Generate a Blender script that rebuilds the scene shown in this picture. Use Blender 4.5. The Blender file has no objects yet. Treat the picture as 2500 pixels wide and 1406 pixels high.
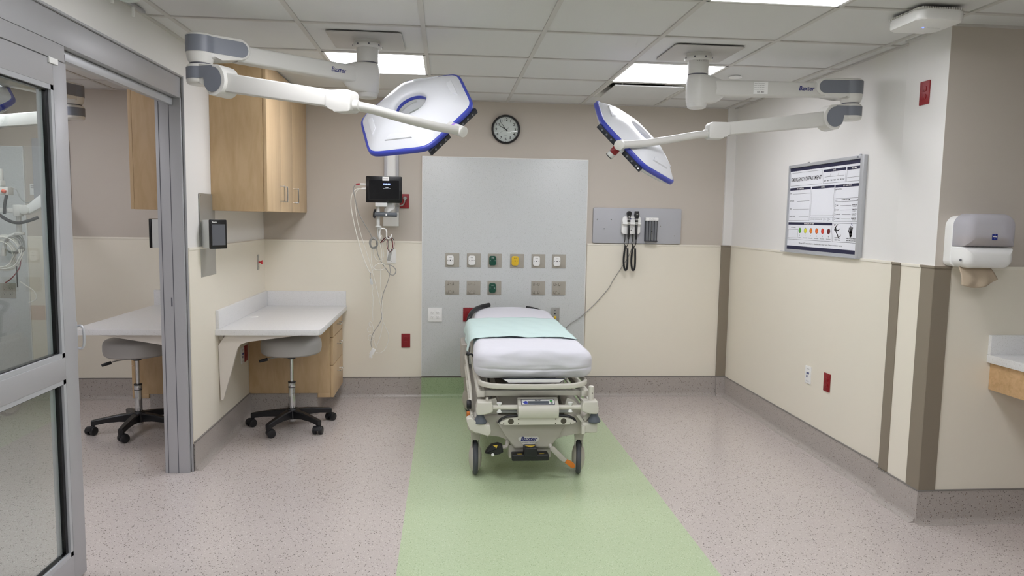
import bpy, bmesh, math, random
from mathutils import Vector, Matrix
random.seed(7)
PI = math.pi
S = bpy.context.scene
COL = S.collection
V = Vector

# ---------------------------------------------------------------- camera, world, exposure
cam_d = bpy.data.cameras.new('camera'); cam = bpy.data.objects.new('camera', cam_d); COL.objects.link(cam)
_r = V((0.9957912, -0.09018203, 0.01634303)); _u = V((-0.00755295, 0.09696371, 0.99525926)); _f = V((0.09133918, 0.99119385, -0.09587447))
M = Matrix.Identity(4)
for i in range(3):
    M[i][0] = _r[i]; M[i][1] = _u[i]; M[i][2] = -_f[i]
M[0][3], M[1][3], M[2][3] = 0, 0, 1.4938
cam.matrix_world = M
cam_d.sensor_fit = 'HORIZONTAL'; cam_d.sensor_width = 36; cam_d.lens = 36 * 1753.28 / 2500
cam_d.clip_start = 0.02
S.camera = cam
w = bpy.data.worlds.new('world'); S.world = w; w.use_nodes = True
w.node_tree.nodes['Background'].inputs[0].default_value = (0.75, 0.78, 0.8, 1)
w.node_tree.nodes['Background'].inputs[1].default_value = 0.12
S.view_settings.view_transform = 'Standard'; S.view_settings.look = 'None'
S.view_settings.gamma = 1; S.view_settings.exposure = 0.9
S.cycles.max_bounces = 10; S.cycles.diffuse_bounces = 6; S.cycles.sample_clamp_indirect = 6
PANEL_POWER = 8.5      # radiance of the ceiling light panels

H = 2.437; YB = 5.935; XL = -1.46; XN = -1.60; XR = 2.41; XP = 2.375; YP = 3.30; YPE = 3.62
ZR = 1.287; ZB = 0.168

# ---------------------------------------------------------------- materials
def lin(c): return tuple(((x / 255) / 12.92 if x / 255 <= .04045 else ((x / 255 + .055) / 1.055) ** 2.4) for x in c) + (1,)
def nt(name):
    m = bpy.data.materials.new(name); m.use_nodes = True; return m, m.node_tree.nodes, m.node_tree.links, m.node_tree.nodes['Principled BSDF']
def mat(name, c, rough=.5, metal=0, bump=0, bscale=200, var=0, vscale=8, trans=0, alpha=1, coat=0):
    m, N, L, B = nt(name)
    B.inputs['Base Color'].default_value = lin(c); B.inputs['Roughness'].default_value = rough; B.inputs['Metallic'].default_value = metal
    B.inputs['Transmission Weight'].default_value = trans; B.inputs['Alpha'].default_value = alpha; B.inputs['Coat Weight'].default_value = coat
    tc = N.new('ShaderNodeTexCoord')
    if var:
        n = N.new('ShaderNodeTexNoise'); n.inputs['Scale'].default_value = vscale; n.inputs['Detail'].default_value = 4; L.new(tc.outputs['Object'], n.inputs['Vector'])
        mx = N.new('ShaderNodeMix'); mx.data_type = 'RGBA'; mx.inputs['A'].default_value = lin(tuple(min(255, max(0, x - var)) for x in c)); mx.inputs['B'].default_value = lin(tuple(min(255, x + var) for x in c))
        L.new(n.outputs['Fac'], mx.inputs['Factor']); L.new(mx.outputs['Result'], B.inputs['Base Color'])
    if bump:
        n = N.new('ShaderNodeTexNoise'); n.inputs['Scale'].default_value = bscale; n.inputs['Detail'].default_value = 3; L.new(tc.outputs['Object'], n.inputs['Vector'])
        b = N.new('ShaderNodeBump'); b.inputs['Strength'].default_value = bump; b.inputs['Distance'].default_value = .002; L.new(n.outputs['Fac'], b.inputs['Height']); L.new(b.outputs['Normal'], B.inputs['Normal'])
    return m
def flecks(name, base, chips, rough=.4, cell=90, size=.3, bumpy=0.05, mott=6, coat=0):
    """base colour with small chips; chips = [(colour, share), ...]"""
    m, N, L, B = nt(name)
    tc = N.new('ShaderNodeTexCoord')
    n = N.new('ShaderNodeTexNoise'); n.inputs['Scale'].default_value = cell * 1.3; n.inputs['Detail'].default_value = 5; L.new(tc.outputs['Object'], n.inputs['Vector'])
    mx = N.new('ShaderNodeMix'); mx.data_type = 'RGBA'
    mx.inputs['A'].default_value = lin(tuple(x - mott for x in base)); mx.inputs['B'].default_value = lin(tuple(min(255, x + mott) for x in base))
    L.new(n.outputs['Fac'], mx.inputs['Factor']); cur = mx.outputs['Result']
    for i, (c, share) in enumerate(chips):
        mp = N.new('ShaderNodeMapping'); mp.inputs['Location'].default_value = (i * 3.7, i * 1.9, i * 2.3); mp.inputs['Rotation'].default_value = (.3 * i, .2 * i, .7 * i); L.new(tc.outputs['Object'], mp.inputs['Vector'])
        nn = N.new('ShaderNodeTexNoise'); nn.inputs['Scale'].default_value = cell * 2; L.new(mp.outputs['Vector'], nn.inputs['Vector'])
        ad = N.new('ShaderNodeMixRGB'); ad.blend_type = 'ADD'; ad.inputs['Fac'].default_value = .006; L.new(mp.outputs['Vector'], ad.inputs['Color1']); L.new(nn.outputs['Color'], ad.inputs['Color2'])
        v = N.new('ShaderNodeTexVoronoi'); v.inputs['Scale'].default_value = cell * (1 + .35 * i); L.new(ad.outputs['Color'], v.inputs['Vector'])
        sp = N.new('ShaderNodeSeparateColor'); L.new(v.outputs['Color'], sp.inputs['Color'])
        a = N.new('ShaderNodeMath'); a.operation = 'LESS_THAN'; a.inputs[1].default_value = share; L.new(sp.outputs['Red'], a.inputs[0])
        s_ = N.new('ShaderNodeMath'); s_.operation = 'MULTIPLY'; s_.inputs[1].default_value = size; L.new(sp.outputs['Green'], s_.inputs[0])
        s2 = N.new('ShaderNodeMath'); s2.operation = 'ADD'; s2.inputs[1].default_value = size * .35; L.new(s_.outputs[0], s2.inputs[0])
        b = N.new('ShaderNodeMath'); b.operation = 'LESS_THAN'; L.new(v.outputs['Distance'], b.inputs[0]); L.new(s2.outputs[0], b.inputs[1])
        k = N.new('ShaderNodeMath'); k.operation = 'MULTIPLY'; L.new(a.outputs[0], k.inputs[0]); L.new(b.outputs[0], k.inputs[1])
        m2 = N.new('ShaderNodeMix'); m2.data_type = 'RGBA'; L.new(k.outputs[0], m2.inputs['Factor']); L.new(cur, m2.inputs['A']); m2.inputs['B'].default_value = lin(c); cur = m2.outputs['Result']
    L.new(cur, B.inputs['Base Color'])
    B.inputs['Roughness'].default_value = rough; B.inputs['Coat Weight'].default_value = coat
    if bumpy:
        bn = N.new('ShaderNodeTexNoise'); bn.inputs['Scale'].default_value = 60; L.new(tc.outputs['Object'], bn.inputs['Vector'])
        bb = N.new('ShaderNodeBump'); bb.inputs['Strength'].default_value = bumpy; bb.inputs['Distance'].default_value = .003; L.new(bn.outputs['Fac'], bb.inputs['Height']); L.new(bb.outputs['Normal'], B.inputs['Normal'])
    return m
def wood(name, c, dark, stretch=(14, 14, 1.1)):
    m, N, L, B = nt(name)
    tc = N.new('ShaderNodeTexCoord'); mp = N.new('ShaderNodeMapping'); mp.inputs['Scale'].default_value = stretch; L.new(tc.outputs['Object'], mp.inputs['Vector'])
    n = N.new('ShaderNodeTexNoise'); n.inputs['Scale'].default_value = 1.6; n.inputs['Detail'].default_value = 8; n.inputs['Distortion'].default_value = 1.4; L.new(mp.outputs['Vector'], n.inputs['Vector'])
    n2 = N.new('ShaderNodeTexNoise'); n2.inputs['Scale'].default_value = 9; n2.inputs['Detail'].default_value = 5; L.new(mp.outputs['Vector'], n2.inputs['Vector'])
    ad = N.new('ShaderNodeMath'); ad.operation = 'MULTIPLY_ADD'; ad.inputs[1].default_value = .35; L.new(n2.outputs['Fac'], ad.inputs[0]); L.new(n.outputs['Fac'], ad.inputs[2])
    cr = N.new('ShaderNodeValToRGB'); cr.color_ramp.elements[0].position = .42; cr.color_ramp.elements[0].color = lin(dark); cr.color_ramp.elements[1].position = .78; cr.color_ramp.elements[1].color = lin(c)
    L.new(ad.outputs[0], cr.inputs['Fac']); L.new(cr.outputs['Color'], B.inputs['Base Color']); B.inputs['Roughness'].default_value = .42
    return m
def emit(name, c, s):
    m, N, L, B = nt(name); B.inputs['Base Color'].default_value = lin(c); B.inputs['Emission Color'].default_value = lin(c); B.inputs['Emission Strength'].default_value = s; return m
def glass(name, tint=(244, 248, 246)):
    m = bpy.data.materials.new(name); m.use_nodes = True; N = m.node_tree.nodes; L = m.node_tree.links; N.clear()
    o = N.new('ShaderNodeOutputMaterial'); t = N.new('ShaderNodeBsdfTransparent'); t.inputs['Color'].default_value = lin(tint)
    g = N.new('ShaderNodeBsdfGlossy'); g.inputs['Roughness'].default_value = .0; g.inputs['Color'].default_value = (1, 1, 1, 1)
    lw = N.new('ShaderNodeLayerWeight'); lw.inputs['Blend'].default_value = .5
    pw = N.new('ShaderNodeMath'); pw.operation = 'POWER'; pw.inputs[1].default_value = 4.0; L.new(lw.outputs['Facing'], pw.inputs[0])
    ml = N.new('ShaderNodeMath'); ml.operation = 'MULTIPLY_ADD'; ml.inputs[1].default_value = .9; ml.inputs[2].default_value = .045; L.new(pw.outputs[0], ml.inputs[0])
    mx = N.new('ShaderNodeMixShader'); L.new(ml.outputs[0], mx.inputs['Fac']); L.new(t.outputs[0], mx.inputs[1]); L.new(g.outputs[0], mx.inputs[2]); L.new(mx.outputs[0], o.inputs[0])
    return m

tanw = mat('tan_wall_paint', (194, 186, 176), .75, bump=.12, bscale=350)
whitew = mat('white_wall_paint', (226, 224, 221), .7, bump=.12, bscale=350)
cream = mat('cream_wainscot_panel', (230, 224, 209), .55, bump=.1, bscale=500)
capm = mat('cream_rail_cap', (232, 227, 214), .45)
ceil_m = mat('ceiling_tile', (212, 212, 211), .9, bump=.25, bscale=420, var=3, vscale=300)
grid_m = mat('ceiling_grid', (196, 194, 190), .6)
floor_m = flecks('speckled_vinyl_floor', (192, 183, 178), [((122, 114, 108), .34), ((86, 80, 78), .18), ((222, 218, 212), .32)], rough=.2, cell=112, size=.29, mott=6)
green_m = flecks('green_vinyl_floor', (184, 200, 164), [((156, 174, 138), .5), ((206, 218, 188), .5), ((168, 186, 150), .5)], rough=.24, cell=150, size=.3, mott=8)
cove_m = flecks('grey_speckled_cove', (170, 163, 157), [((100, 92, 86), .38), ((124, 104, 86), .24), ((200, 194, 186), .3)], rough=.3, cell=120, size=.26, mott=6)
covegreen_m = flecks('green_cove', (160, 180, 142), [((128, 150, 112), .5), ((182, 198, 164), .5)], rough=.3, cell=150, size=.3, mott=7)
covecap_m = mat('cove_cap_strip', (128, 124, 120), .5)
guard_m = mat('brown_corner_guard', (134, 124, 109), .5, bump=.08, bscale=400)
quartz = flecks('white_quartz', (222, 222, 222), [((198, 196, 192), .4), ((232, 232, 232), .4), ((204, 202, 198), .4)], rough=.3, cell=230, size=.28, bumpy=0, mott=3)
panel_m = flecks('speckled_headwall_laminate', (206, 209, 209), [((184, 190, 184), .5), ((158, 158, 158), .12), ((220, 222, 220), .4)], rough=.35, cell=190, size=.3, bumpy=0, mott=3)
maple = wood('maple_laminate', (204, 176, 137), (188, 158, 118), (6, 6, 1.2))
mapleD = wood('maple_door', (212, 185, 147), (201, 172, 133), (6, 6, .8))
mapleH = wood('maple_flat', (208, 172, 128), (186, 150, 104), (1.1, 14, 14))
white_pl = mat('white_plastic', (236, 236, 234), .35)
offwhite = mat('off_white_enamel', (214, 213, 208), .35)
armwhite = mat('white_arm_enamel', (204, 203, 198), .4)
greyinl = mat('slate_grey_inlay', (116, 120, 130), .42)
blue_m = mat('blue_rim', (62, 74, 176), .4)
shell_m = mat('white_lamp_shell', (226, 228, 232), .32)
under_m = mat('lamp_underside', (200, 204, 204), .25)
darkpan = mat('dark_control_strip', (34, 38, 46), .3)
button_m = mat('grey_button', (120, 124, 128), .4)
red_m = mat('red_outlet_plastic', (136, 18, 28), .38)
redd_m = mat('dark_red_slot', (70, 8, 14), .5)
black_m = mat('black_plastic', (24, 24, 27), .42)
blackg = mat('black_gloss', (8, 8, 10), .22)
screen_m = mat('dark_screen', (6, 7, 12), .15)
slate_scr = mat('grey_screen', (92, 94, 100), .25)
alum = mat('anodised_aluminium', (174, 174, 177), .42, .25)
aluml = mat('light_aluminium', (186, 188, 192), .38, .3)
alud = mat('aluminium_groove', (92, 92, 100), .5, .2)
steel = mat('brushed_steel', (172, 172, 168), .38, .6)
chrome = mat('chrome', (210, 212, 214), .12, 1)
platem = mat('taupe_outlet_plate', (166, 161, 150), .45)
plated = mat('taupe_shade_and_marks', (120, 114, 104), .5)  # painted shade behind the clips; also plain holes and ratchet marks
greenp = mat('green_plastic', (12, 74, 56), .35)
yellowp = mat('yellow_plastic', (222, 184, 44), .35)
navy = mat('navy_print', (24, 26, 62), .5)
ink = mat('black_print', (28, 28, 34), .5)
inkblue = mat('logo_blue_print', (34, 40, 110), .4)
faint = mat('grey_print', (120, 120, 118), .5)
boardw = mat('white_board_surface', (232, 234, 240), .25)
rubber = mat('grey_rubber', (84, 90, 98), .6)
wheelr = mat('dark_grey_tyre', (76, 78, 84), .55)
bedwhite = mat('bed_off_white_enamel', (208, 205, 194), .38)
bedbase = mat('bed_base_shell', (184, 179, 170), .45)
sheet_m = mat('white_sheet', (214, 214, 221), .85, bump=.5, bscale=28)
mint = mat('mint_absorbent_pad', (198, 220, 217), .85, bump=.25, bscale=90)
mattk = mat('charcoal_mattress', (46, 50, 60), .6)
vinylg = mat('grey_seat_vinyl', (176, 174, 172), .42)
orange_m = mat('orange_pedal', (206, 118, 34), .5)
warn_m = mat('yellow_warning_label', (206, 176, 62), .5)
glass_m = glass('clear_glass')
frost = mat('smoky_translucent_plastic', (222, 220, 228), .25, trans=.6, alpha=1); frost.node_tree.nodes['Principled BSDF'].inputs['IOR'].default_value = 1.12
paper_m = mat('brown_paper_towel', (186, 170, 148), .9, bump=.6, bscale=120)
brack_m = mat('pale_bracket_laminate', (222, 216, 208), .5)
light_m = emit('light_panel_diffuser', (249, 249, 255), PANEL_POWER)
led_b = emit('blue_led', (70, 90, 255), 3)
led_w = emit('white_led', (255, 255, 255), 3)
glow_text = emit('screen_text', (200, 205, 215), .8)
blue_glow = emit('screen_logo_text', (150, 170, 240), .9)
cable_w = mat('white_cable', (230, 228, 220), .45)
cable_g = mat('grey_cable', (150, 150, 146), .45)
darkvoid = mat('dark_void', (30, 28, 26), .8)
greyboard = mat('grey_backboard', (176, 177, 182), .45, bump=.15, bscale=300)
greybox = mat('pale_grey_housing', (206, 208, 206), .4)
purple_m = mat('purple_band', (168, 130, 214), .4)
redband = mat('dark_red_band', (130, 16, 24), .4)

# ---------------------------------------------------------------- mesh helpers
def finish(name, bm, m, ang=35):
    bmesh.ops.recalc_face_normals(bm, faces=bm.faces[:])
    me = bpy.data.meshes.new(name); bm.to_mesh(me); bm.free()
    for x in (m if isinstance(m, (list, tuple)) else [m]): me.materials.append(x)
    me.shade_smooth(); me.set_sharp_from_angle(angle=math.radians(ang))
    return me
def wmat(o):
    mt = o.matrix_basis.copy(); p = o.parent
    while p: mt = p.matrix_basis @ mt; p = p.parent
    return mt
def obj(name, bm, m, parent=None, world=False, label=None, ang=35, keepn=False):
    """links bm as ONE mesh object; world=True: bm is in world coordinates"""
    if parent and world: bm.transform(wmat(parent).inverted())
    if keepn:
        me = bpy.data.meshes.new(name); bm.to_mesh(me); bm.free(); me.materials.append(m)
    else: me = finish(name, bm, m, ang)
    o = bpy.data.objects.new(name, me); COL.objects.link(o)
    if parent: o.parent = parent
    if label: o['label'] = label
    return o
def thing(name, label, cat, loc=(0, 0, 0), rotz=0, group=None):
    o = bpy.data.objects.new(name, None); COL.objects.link(o); o.empty_display_size = .1
    o.location = loc; o.rotation_euler = (0, 0, rotz); o['label'] = label; o['category'] = cat
    if group: o['group'] = group
    return o
def tag(o, label, cat, group=None):
    o['label'] = label; o['category'] = cat
    if group: o['group'] = group
    return o
def struct(name, bm, m, parent=None, ang=35):
    o = obj(name, bm, m, parent, ang=ang)
    o['kind'] = 'structure'
    return o
def dup(root, loc, rotz, label, group=None, cat=None):
    r = root.copy(); COL.objects.link(r); r.location = loc; r.rotation_euler = (0, 0, rotz); r['label'] = label
    if group: r['group'] = group
    def rec(a, b):
        for ch in [c for c in bpy.data.objects if c.parent == a]:
            c = ch.copy(); COL.objects.link(c); c.parent = b; rec(ch, c)
    rec(root, r)
    return r
B = bmesh.new
def addgeo(bm, tmp, mtx=None):
    if mtx is not None: tmp.transform(mtx)
    me = bpy.data.meshes.new('tmp'); tmp.to_mesh(me); tmp.free(); bm.from_mesh(me); bpy.data.meshes.remove(me)
def box(bm, x0, x1, y0, y1, z0, z1, bev=0, seg=2, mtx=None, mi=0):
    t = bmesh.new(); bmesh.ops.create_cube(t, size=1)
    for v in t.verts: v.co = V(((x0 + x1) / 2 + v.co.x * (x1 - x0), (y0 + y1) / 2 + v.co.y * (y1 - y0), (z0 + z1) / 2 + v.co.z * (z1 - z0)))
    if bev: bmesh.ops.bevel(t, geom=t.edges[:], offset=min(bev, .49 * min(abs(x1 - x0), abs(y1 - y0), abs(z1 - z0))), segments=seg, affect='EDGES', profile=.6)
    if mi:
        for f in t.faces: f.material_index = mi
    addgeo(bm, t, mtx)
def frame_of(d):
    d = d.normalized(); a = V((0, 0, 1)) if abs(d.z) < .95 else V((1, 0, 0)); x = a.cross(d).normalized(); return x, d.cross(x)
def cyl(bm, p0, p1, r0, r1=None, seg=20, cap=True, bev=0):
    p0, p1 = V(p0), V(p1); r1 = r0 if r1 is None else r1; x, y = frame_of(p1 - p0)
    if bev:
        d = (p1 - p0).normalized(); prof = [(r0 - bev, p0), (r0 - bev * .3, p0 + d * bev * .3), (r0, p0 + d * bev), (r1, p1 - d * bev), (r1 - bev * .3, p1 - d * bev * .3), (r1 - bev, p1)]
    else: prof = [(r0, p0), (r1, p1)]
    rings = [[bm.verts.new(c + (x * math.cos(2 * PI * i / seg) + y * math.sin(2 * PI * i / seg)) * r) for i in range(seg)] for r, c in prof]
    for a, b in zip(rings, rings[1:]):
        for i in range(seg): bm.faces.new((a[i], a[(i + 1) % seg], b[(i + 1) % seg], b[i]))
    if cap: bm.faces.new(rings[0]); bm.faces.new(rings[-1])
def catmull(pts, n=8, closed=False):
    P = [V(p) for p in pts]; out = []; L = len(P); rng = range(L if closed else L - 1)
    for i in rng:
        g = (lambda k: P[k % L]) if closed else (lambda k: P[min(max(k, 0), L - 1)])
        a, b, c, d = g(i - 1), g(i), g(i + 1), g(i + 2)
        for k in range(n):
            t = k / n; out.append(.5 * ((2 * b) + (c - a) * t + (2 * a - 5 * b + 4 * c - d) * t * t + (3 * b - a - 3 * c + d) * t ** 3))
    if not closed: out.append(P[-1])
    return out
def tube(bm, pts, r, seg=8, n=8, closed=False, raw=False):
    P = [V(p) for p in pts] if raw else catmull(pts, n, closed)
    rr = r if callable(r) else (lambda t: r)
    rings = []; L = len(P); prev = None
    for i, p in enumerate(P):
        d = (P[(i + 1) % L] - P[i - 1]) if closed else (P[min(i + 1, L - 1)] - P[max(i - 1, 0)])
        d = d.normalized() if d.length > 1e-9 else V((0, 0, 1))
        if prev is None: x, y = frame_of(d)
        else:
            x = (prev - d * prev.dot(d)); x = x.normalized() if x.length > 1e-6 else frame_of(d)[0]; y = d.cross(x)
        prev = x; q = rr(i / max(1, L - 1))
        rings.append([bm.verts.new(p + (x * math.cos(2 * PI * k / seg) + y * math.sin(2 * PI * k / seg)) * q) for k in range(seg)])
    for a, b in list(zip(rings, rings[1:])) + ([(rings[-1], rings[0])] if closed else []):
        for k in range(seg): bm.faces.new((a[k], a[(k + 1) % seg], b[(k + 1) % seg], b[k]))
    if not closed: bm.faces.new(rings[0]); bm.faces.new(rings[-1])
def lathe(bm, prof, c=(0, 0, 0), seg=32, mtx=None):
    t = bmesh.new(); c = V(c)
    rings = [[t.verts.new(c + V((r * math.cos(2 * PI * i / seg), r * math.sin(2 * PI * i / seg), z))) for i in range(seg)] for r, z in prof]
    for a, b in zip(rings, rings[1:]):
        for i in range(seg): t.faces.new((a[i], a[(i + 1) % seg], b[(i + 1) % seg], b[i]))
    bmesh.ops.remove_doubles(t, verts=t.verts[:], dist=1e-6)
    addgeo(bm, t, mtx)
def rrect(w_, h_, r, n=5, cx=0, cy=0):
    out = []
    for (sx, sy, a0) in ((1, 1, 0), (-1, 1, 90), (-1, -1, 180), (1, -1, 270)):
        for k in range(n + 1):
            a = math.radians(a0 + 90 * k / n); out.append((cx + sx * (w_ / 2 - r) + r * math.cos(a), cy + sy * (h_ / 2 - r) + r * math.sin(a)))
    return out
def prism(bm, poly, o, ux, uy, d, bev=0, mtx=None, bseg=2):
    """2D polygon at origin o in the axes ux, uy, extruded by vector d"""
    t = bmesh.new(); o, ux, uy, d = V(o), V(ux), V(uy), V(d)
    a = [t.verts.new(o + ux * p[0] + uy * p[1]) for p in poly]; b = [t.verts.new(v.co + d) for v in a]
    t.faces.new(a); t.faces.new(b[::-1]); n = len(a)
    for i in range(n): t.faces.new((a[i], b[i], b[(i + 1) % n], a[(i + 1) % n]))
    if bev:
        ed = [e for e in t.edges if (e.verts[0].co - e.verts[1].co).cross(d).length > 1e-7 * 1 and all(len(f.verts) > 0 for f in e.link_faces) and any(len(f.verts) == n for f in e.link_faces)]
        bmesh.ops.bevel(t, geom=ed, offset=bev, segments=bseg, affect='EDGES', profile=.6)
    addgeo(bm, t, mtx)
EX, EY, EZ = V((1, 0, 0)), V((0, 1, 0)), V((0, 0, 1))
def plate(bm, w_, h_, r, y0, y1, cx=0, cz=0, bev=.001):
    """rounded plate in the XZ plane between y0 (back) and y1 (front)"""
    prism(bm, rrect(w_, h_, r, 4, cx, cz), (0, y0, 0), EX, EZ, (0, y1 - y0, 0), bev)
_fonts = {}
def text(bm, s, x, z, size, y=0.0, align='CENTER', shear=0, bold=0, fit=None, mtx=None, spacing=1, mirror=False):
    """flat lettering in the XZ plane, facing -Y, appended to bm"""
    cu = bpy.data.curves.new('t', 'FONT'); cu.body = s; cu.size = size; cu.align_x = align; cu.align_y = 'CENTER'; cu.shear = shear; cu.offset = bold; cu.space_character = spacing; cu.resolution_u = 3
    ob = bpy.data.objects.new('t', cu); COL.objects.link(ob); bpy.context.view_layer.update()
    me = bpy.data.meshes.new_from_object(ob.evaluated_get(bpy.context.evaluated_depsgraph_get()))
    bpy.data.objects.remove(ob); bpy.data.curves.remove(cu)
    t = bmesh.new(); t.from_mesh(me); bpy.data.meshes.remove(me)
    if fit and len(t.verts):
        xs = [v.co.x for v in t.verts]; k = fit / max(1e-6, max(xs) - min(xs))
        for v in t.verts: v.co.x *= k
    for v in t.verts: v.co = V((v.co.x + x, y - v.co.z, v.co.y + z))
    addgeo(bm, t, mtx)
def quad(bm, x0, x1, z0, z1, y=0):
    bm.faces.new([bm.verts.new(p) for p in ((x0, y, z0), (x1, y, z0), (x1, y, z1), (x0, y, z1))])
def outline(bm, x0, x1, z0, z1, t, y=0):
    quad(bm, x0, x1, z0, z0 + t, y); quad(bm, x0, x1, z1 - t, z1, y); quad(bm, x0, x0 + t, z0, z1, y); quad(bm, x1 - t, x1, z0, z1, y)
def disc(bm, x, z, r, y, seg=20, sx=1):
    bm.faces.new([bm.verts.new((x + sx * r * math.cos(2 * PI * i / seg), y, z + r * math.sin(2 * PI * i / seg))) for i in range(seg)])

# ---------------------------------------------------------------- room shell
b = B(); box(b, -5.4, 5.4, -3.0, YB + .1, -.06, 0); struct('floor', b, floor_m)
b = B(); prism(b, [(-.2, 0), (1.172, 0), (1.172, YB - .004), (-.2, YB - .004)], (0, -3.0, .0002), EX, V((0, (YB + 3.0) / YB, 0)), (0, 0, .0006)); struct('floor_green', b, green_m)
# ceiling with openings left for lights and the diffuser
GX = .4856; GY = YB - .3873; T = .61; RX0, RX1, RY0 = -5.4, 5.4, -3.0
lights = [(i, j) for i in (-2, 1) for j in (1, 4, 7, 10)] + [(i, j) for i in (-6,) for j in (1, 4, 7, 10)]
skip = set(lights) | {(1, 0)}
b = B()
for i in range(-10, 9):
    for j in range(-1, 15):
        x0, x1 = GX + i * T, GX + (i + 1) * T; y1, y0 = GY - j * T + T, GY - j * T
        if j == -1: y0, y1 = GY, YB
        # cell (i, j) spans GY-(j)*T down to GY-(j+1)*T ; j=-1 is the cut row at the wall
        if j >= 0: y1, y0 = GY - j * T, GY - (j + 1) * T
        if (i, j) in skip: continue
        box(b, max(x0, RX0) + .004, min(x1, RX1) - .004, y0 + .004, y1 - .004, H + .006, H + .02)
struct('ceiling', b, ceil_m)
b = B(); box(b, RX0, RX1, RY0, YB, H + .09, H + .15); struct('ceiling_slab', b, darkvoid)
b = B()
for i in range(-9, 9): box(b, GX + i * T - .012, GX + i * T + .012, RY0, YB, H - .0005, H + .012)
for j in range(0, 15): box(b, RX0, RX1, GY - j * T - .012, GY - j * T + .012, H, H + .012)
g = struct('trim_1', b, grid_m)
def pane_light(i, j, lab, grp):
    t = thing('ceiling_light', lab, 'ceiling light', (GX + (i + .5) * T, GY - (j + .5) * T, H), 0, grp)
    h = T / 2
    b = B()
    for a in (0, 1, 2, 3):
        mt = Matrix.Rotation(a * PI / 2, 4, 'Z'); box(b, -h + .006, h - .006, h - .022, h - .006, -.001, .03, mtx=mt)
    obj('frame', b, white_pl, t)
    b = B(); box(b, -h + .02, h - .02, -h + .02, h - .02, .004, .01); obj('diffuser', b, light_m, t)
for (i, j) in lights:
    if (i, j) == (-2, 1): pane_light(i, j, 'glowing square ceiling panel behind the left lamp column', None)
    elif (i, j) == (1, 1): pane_light(i, j, 'glowing square ceiling panel behind the right lamp column', None)
    elif (i, j) == (1, 4): pane_light(i, j, 'glowing square ceiling panel cut by the top edge of the photo', None)
    else: pane_light(i, j, 'square ceiling light panel outside the view', 'ceiling panels out of view')
# walls
b = B(); box(b, RX0, XR + .2, YB, YB + .1, 0, H + .15); struct('wall_back', b, tanw)
b = B(); box(b, XR, XR + .2, YP + .1, YB, 0, H + .15); struct('wall_right', b, whitew)
b = B(); box(b, XP, XR + .001, YP + .001, YPE, 0, H + .01, .002); struct('wall_pilaster', b, whitew)
b = B(); box(b, XP + .001, RX1, YP, YP + .2, 0, H + .15); struct('wall_return', b, tanw)
b = B(); box(b, 2.335, XR, YB - .02, YB, 0, H + .01); struct('wall_corner', b, whitew)
b = B(); box(b, XN, XL, 4.214, YB, 0, H + .15); struct('wall_left', b, whitew)
b = B(); box(b, XN, XL, RY0, 4.215, 2.241, H + .15); struct('wall_left_header', b, whitew)
b = B(); box(b, XN, XL, RY0, 1.5, 0, 2.25); struct('wall_left_front', b, whitew)
b = B(); box(b, RX0 - .1, RX0, RY0, YB, 0, H + .15); struct('wall_far_left', b, whitew)
b = B(); box(b, RX1, RX1 + .1, RY0, YP, 0, H + .15); struct('wall_far_right', b, whitew)
b = B(); box(b, RX0, RX1, RY0 - .1, RY0, 0, H + .15); struct('wall_front', b, whitew)
# wainscot panels (thin sheets) + cap rail
def wains(name, segs):
    b = B(); c = B()
    for (x0, y0, x1, y1) in segs:
        box(b, x0, x1, y0, y1, ZB - .01, ZR)
        ex = .0035
        box(c, x0 - (ex if x1 - x0 < .05 else 0), x1 + (ex if x1 - x0 < .05 else 0), y0 - (ex if y1 - y0 < .05 else 0), y1 + (ex if y1 - y0 < .05 else 0), ZR - .003, ZR + .012, .002)
    p = struct(name, b, cream)
    q = obj('cap_rail', c, capm, p)
W_ = .006
wains('trim_2', [(RX0, YB - W_, XN, YB), (XL, YB - W_, -.2, YB), (1.172, YB - W_, 2.335, YB)])
wains('trim_3', [(XR - W_, YPE, XR, YB - .02)])
wains('trim_4', [(XL, 4.222, XL + W_, YB - W_), (XN - W_, 4.222, XN, YB - W_)])
wains('trim_5', [(XP - W_, YP, XP, YPE), (XP - W_, YP - W_, RX1, YP)])
# baseboards with a coved foot, profile swept along straight runs
def cove(name, a, bb, n, m, capstrip=True, h=ZB):
    """from a to bb on the wall face, n = outward normal (2D)"""
    a, bb, n = V((*a, 0)), V((*bb, 0)), V((*n, 0))
    prof = [(0, h), (.007, h), (.007, .034)] + [(.007 + .03 * (1 - math.cos(t)), .034 - .0325 * math.sin(t)) for t in [PI / 2 * k / 6 for k in range(1, 7)]] + [(.04, .0), (0, 0)]
    bm = B(); ra = [bm.verts.new(a + n * p[0] + EZ * p[1]) for p in prof]; rb = [bm.verts.new(bb + n * p[0] + EZ * p[1]) for p in prof]
    k = len(prof)
    for i in range(k): bm.faces.new((ra[i], ra[(i + 1) % k], rb[(i + 1) % k], rb[i]))
    bm.faces.new(ra); bm.faces.new(rb)
    o = struct(name, bm, m)
    if capstrip:
        c = B(); d = (bb - a).normalized()
        p = [(0, h - .002), (.009, h - .002), (.009, h + .004), (0, h + .004)]
        ra = [c.verts.new(a + n * q[0] + EZ * q[1]) for q in p]; rb = [c.verts.new(bb + n * q[0] + EZ * q[1]) for q in p]
        for i in range(4): c.faces.new((ra[i], ra[(i + 1) % 4], rb[(i + 1) % 4], rb[i]))
        c.faces.new(ra); c.faces.new(rb); obj('cap_strip', c, covecap_m, o)
    return o
yb = YB - W_
cove('baseboard_back', (XL, yb), (-.2, yb), (0, -1), cove_m)
cove('baseboard_back', (-.2, yb), (1.172, yb), (0, -1), covegreen_m)
cove('baseboard_back', (1.172, yb), (2.335, yb), (0, -1), cove_m)
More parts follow.
